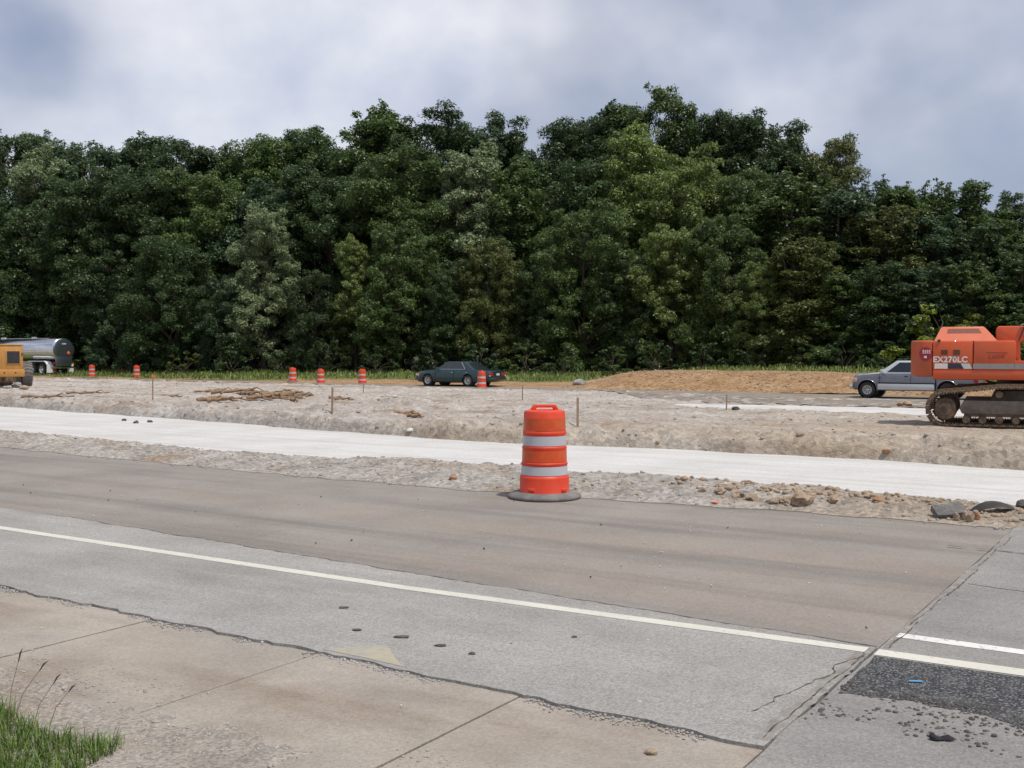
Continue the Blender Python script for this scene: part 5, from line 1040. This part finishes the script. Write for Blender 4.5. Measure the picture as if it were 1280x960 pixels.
rock('boulder', (_bu, _bv, float(base(_bv))), (0.85, 0.6, 0.62), 'stone_gray', 91, 'rounded pale grey boulder at the foot of the earth mound', 'boulder', None, 0.4, 0.2, 0.15)
# clods of tan soil along the windrow right of the near drum
for k, (px, py, s, l) in enumerate([(1002, 630, 0.20, 'largest squarish tan clod on the windrow, beside a narrow upright one'), (1014, 622, 0.10, 'small upright tan clod leaning on the largest clod'), (985, 629, 0.12, 'tan clod between the largest clod and the crumbly row'), (968, 628, 0.10, 'knobbly tan clod in the row short of the largest clod'),
                                 (940, 624, 0.12, 'low tan clod in the middle of the crumbly windrow row'), (922, 621, 0.11, 'low tan clod at the start of the crumbly windrow row'), (1098, 628, 0.10, 'flat reddish clod on the far lip of the windrow'), (1040, 626, 0.10, 'dark tan clod past the largest clod'), (900, 617, 0.10, 'grey tan clod on the windrow opposite the orange scrap'), (878, 614, 0.09, 'small grey clod at the faint end of the windrow row')]):
    rk(px, py, (s * 1.3, s * 1.1, s * 0.95), 'clod_red' if k in (6,) else 'clod_brown', l, 'clod', 'tan clods on the windrow', rz=k, nm='clod', sharp=0.55, sink=0.42)
for k, (px, py, l) in enumerate([(1196, 651, 'pale leaning clod at the near end of the brick-like row'), (1207, 650, 'second narrow clod of the brick-like row'), (1213, 652, 'third narrow clod of the brick-like row'), (1221, 649, 'rounded reddish clod ending the brick-like row')]):
    rk(px, py, (0.062, 0.075, 0.11), 'clod_red' if k == 3 else 'clod_brown', l, 'clod', 'brick-like clods by the asphalt chunk', rz=0.3 * k, nm='clod', sink=0.25)
# broken slab of asphalt
u, v, z = ground_at(1187, 646)
ch = MB().prism([(-0.15, -0.05), (-0.02, -0.07), (0.13, -0.06), (0.15, 0.02), (0.13, 0.10), (0.0, 0.085), (-0.14, 0.10)], 0.0, 0.065, 0.004, axis='z').build('asphalt_chunk', 'asphalt_chunk', None, 30, (u, v, z + 0.015)); ch.rotation_euler = (R(30), R(-8), YAW + 0.1)
tag(ch, 'tilted dark slab of broken asphalt lying on the windrow', 'asphalt chunk')
# piece of torn tyre tread: an arched black strip
u, v, z = ground_at(1241, 641)
mb = MB(); rings = []
for t in np.linspace(0, 1, 15):
    x = -0.23 + 0.46 * t; h = 0.105 * math.sin(math.pi * (0.04 + 0.92 * t)) ** 0.8; w = 0.025 + 0.055 * math.sin(math.pi * t); rings.append([(x, -w, h - 0.5 * w), (x, -w * 0.5, h), (x, w * 0.6, h + 0.008), (x, w, h - 0.3 * w), (x, w * 0.5, h - 0.02), (x, -w * 0.5, h - 0.02)])
ty = mb.loft(rings).build('tyre_scrap', 'rubber', None, 60, (u, v, z - 0.01)); ty.rotation_euler = (0, R(-4), YAW); tag(ty, 'arched strip of torn black tyre on the limestone edge', 'tyre scrap')
rk(1277, 634, (0.10, 0.09, 0.12), 'stone_dark', 'dark upright lump on the windrow past the tyre scrap', 'clod', nm='clod')
# black rag on the side road
u, v, z = ground_at(1177, 929)
mb = MB(); rings = []
for t in np.linspace(0, 1, 13):
    x = -0.056 + 0.112 * t; w = 0.021 * math.sin(math.pi * (0.12 + 0.80 * t)) ** 0.6 * (1 + 0.25 * math.sin(t * 9)); h = 0.014 + 0.006 * math.sin(t * 11) + (0.006 if t < 0.25 else 0)
    rings.append([(x, w * math.cos(a), 0.009 + h * max(0, math.sin(a)) * (1 + 0.2 * math.sin(a * 5 + t * 7))) for a in np.linspace(0, 2 * math.pi, 13)[:-1]])
rag = mb.loft(rings).build('rag', 'rag_black', None, 60, (u, v, 0.006)); rag.scale = (0.82, 0.9, 0.85); rag.rotation_euler = (0, 0, YAW - 0.1); tag(rag, 'crumpled black rag lying on the side road below the tar patch', 'rag')
u, v, z = ground_at(893, 631); o_ = MB().prism([(-0.035, -0.01), (0.03, -0.02), (0.04, 0.015), (-0.01, 0.025)], 0.004, 0.022, 0.004, axis='z').build('plastic_scrap', 'scrap_orange', None, 40, (u, v, 0.01)); tag(o_, 'bright orange plastic scrap at the foot of the windrow', 'scrap')
u, v, z = ground_at(1144, 856); o_ = MB().prism([(-0.032, -0.006), (0.03, -0.012), (0.034, 0.002), (-0.026, 0.010)], 0.0, 0.005, 0.001, axis='z').build('plastic_scrap', 'scrap_blue', None, 40, (u, v, 0.0136)); o_.rotation_euler = (0, 0, YAW); tag(o_, 'tiny blue plastic scrap on the dark asphalt patch', 'scrap')
# crumbs of tar on the shoulder, stones on the limestone
for px, py, s, l in [(430, 763, 0.055, 'dark crumb on the shoulder, first of the scattered few'), (447, 791, 0.045, 'dark crumb on the shoulder below the first crumb'), (502, 800, 0.075, 'longest dark crumb on the grey shoulder'), (551, 811, 0.055, 'dark crumb on the shoulder past the longest one'), (590, 821, 0.032, 'small dark crumb on the shoulder past the yellow mark'), (718, 800, 0.025, 'lone small dark crumb on the grey shoulder')]:
    rk(px, py, (s * 1.25, s * 0.7, 0.014), 'stone_dark', l, 'crumb', 'dark crumbs on the shoulder', nm='tar_crumb', sink=0.15).location.z += 0.012
rk(813, 943, (0.06, 0.04, 0.022), 'clod_brown', 'flat brown clod lying on the gutter slab by the joint', 'clod', nm='clod')
for px, py, l in [(155, 526, 'small dark stone on the limestone, farthest from the drum trio'), (170, 529, 'small dark stone in the middle of three on the limestone'), (187, 528, 'small dark stone on the limestone below the thin stake')]:
    rk(px, py, (0.14, 0.12, 0.09), 'stone_dark', l, 'stone', 'dark stones on the limestone', nm='stone')
for px, py, s, mt, l in [(486, 496, 0.22, 'stone_white', 'white stone on the dirt below the last trio drum'), (494, 496, 0.16, 'stone_white', 'smaller white stone beside the white stone on dirt'), (513, 539, 0.17, 'stone_white', 'white stone at the foot of the dirt ledge'), (330, 494, 0.55, 'root_wood', 'upright stump chunk in the root tangle'),
                         (8, 482, 1.0, 'stone_gray', 'grey boulder under the loader grille'), (22, 484, 0.7, 'stone_gray', 'pale slab of rock by the loader tyre'), (30, 486, 0.5, 'clod_brown', 'brown clod below the loader tyre'), (1000, 545, 0.15, 'clod_brown', 'brown clod on the ledge between drum and excavator'), (1108, 566, 0.16, 'clod_red', 'reddish clod on the ledge below the excavator track'),
                         (1090, 498, 0.3, 'clod_brown', 'brown clod in front of the pickup front wheel'), (1130, 508, 0.55, 'clod_brown', 'tan clod between the pickup and the white strip'), (920, 512, 0.3, 'stone_dark', 'dark stone by the stake near the white strip')]:
    if px == 1090: continue
    rk(px, py, (s, s * 0.8, s * 0.55), mt, l, 'stone' if 'stone' in mt else 'clod', nm='stone' if 'stone' in mt else 'clod')
# survey stakes
for px, py, h, rib, l in [(191, 500, 0.98, True, 'thin survey stake with an orange tip past the tanker'), (415, 518, 0.62, False, 'thin wooden stake in front of the drum trio'), (454, 491, 0.55, False, 'thin wooden stake below the last drum of the trio'), (653, 500, 0.62, False, 'short wooden stake above the near drum handle'), (722, 533, 0.56, False, 'brown wooden stake standing beside the near drum'), (908, 513, 0.55, False, 'wooden stake at the end of the white limestone strip'), (548, 489, 0.3, False, 'very short stake in front of the sedan')]:
    if px == 548: continue
    u, v, z = ground_at(px, py); st = empty('survey_stake', (u, v, z - 0.03), YAW); st.rotation_euler = (R(random.uniform(-3, 3)), R(random.uniform(-4, 4)), YAW)
    MB().prism([(-0.022, 0.0), (0.022, 0.0), (0.022, h), (0.0, h + 0.015), (-0.022, h)], -0.011, 0.011, 0.002).build('post', 'wood_stake', st, None)
    if rib: MB().prism([(-0.026, h - 0.12), (0.09, h - 0.11), (0.08, h - 0.02), (-0.026, h - 0.01)], -0.014, 0.014, 0.003).build('ribbon', 'ribbon_orange', st, None)
    tag(st, l, 'stake', 'survey stakes')
# torn-out roots lying on the dirt
rr = np.random.default_rng(77)
def root_piece(px, py, ln, rad, ang, label, lift=0.0):
    u, v, z = ground_at(px, py); pts = []; n = 7; c = rr.normal(size=3) * 0.12
    for i in range(n):
        t = i / (n - 1) - 0.5; pts.append((ln * t, c[0] * ln * math.sin(t * 4 + c[1] * 9) * 0.9, rad * 0.6 + lift * (0.5 - abs(t)) + 0.22 * abs(c[2]) * ln * (0.25 - t * t) + 0.03 * math.sin(i * 2.1)))
    mb = MB().tube(pts, [rad * (1 - 0.6 * i / (n - 1)) for i in range(n)], 7)
    for q in range(2):
        i = 2 + 2 * q; p = pts[i]; mb.tube([p, (p[0] + 0.12 * ln, p[1] + (-1) ** q * 0.10 * ln, p[2] + 0.05 * ln), (p[0] + 0.22 * ln, p[1] + (-1) ** q * 0.16 * ln, max(0.02, p[2] - 0.02))], [rad * 0.5, rad * 0.35, rad * 0.15], 5)
    o = mb.build('root', 'root_wood', None, 60, (u, v, z)); o.rotation_euler = (0, 0, YAW + ang); return tag(o, label, 'root', 'torn roots on the dirt')
for k in range(26):
    px = 258 + 128 * rr.random(); py = 490 + 13 * rr.random()
    ln_ = 0.7 + 1.3 * rr.random(); rd_ = 0.045 + 0.05 * rr.random()
    root_piece(px, py, ln_, rd_, rr.normal() * 0.6, f"{'long' if ln_ > 1.35 else 'short'} {'thick' if rd_ > 0.07 else 'thin'} torn root lying in the root tangle on the dirt", 0.25 * rr.random())
root_piece(300, 492, 2.6, 0.10, 0.35, 'longest tan root, lying across the root tangle', 0.2)
for px, py, l, a, lb in [(508, 518, 0.7, 0.2, 'lone tan root on the dirt below the sedan nose'), (520, 522, 0.5, -0.3, 'short root beside the lone tan root'), (215, 496, 0.9, 0.2, 'tan root on the dirt by the thin stake'), (110, 492, 1.8, 0.5, 'long thin root on the dirt below the tanker drums'), (60, 497, 1.5, 0.3, 'pale root on the spoil in front of the loader'), (430, 500, 0.8, 0.1, 'tan root between the root tangle and the stakes'), (420, 498, 0.6, 0.6, 'short curved root past the root tangle')]:
    root_piece(px, py, l, 0.06, a, lb)
# seed stems standing out of the grass
for px, py, h, ln in [(10, 905, 0.30, 0.05), (18, 900, 0.24, 0.12), (40, 912, 0.22, 0.10), (62, 905, 0.16, 0.09)]:
    du, dv, dz = ray(px, py); t = (0.03 - EYE) / dz; u, v = du * t, dv * t
    st = MB().tube([(0, 0, 0), (ln * 0.3, 0, h * 0.5), (ln, 0.01, h)], [0.0022, 0.0017, 0.001], 5).build('grass_stem', 'wood_stake', None, 60, (u, v, 0.02)); st.rotation_euler = (0, 0, YAW)
    MB().tube([(ln * 0.85, 0.008, h * 0.88), (ln, 0.01, h), (ln * 1.15, 0.012, h * 1.06)], [0.002, 0.004, 0.001], 5).build('seed_head', 'bark', st, 60); tag(st, 'thin seeding grass stem rising from the verge grass', 'grass stem', 'seed stems in the verge grass')
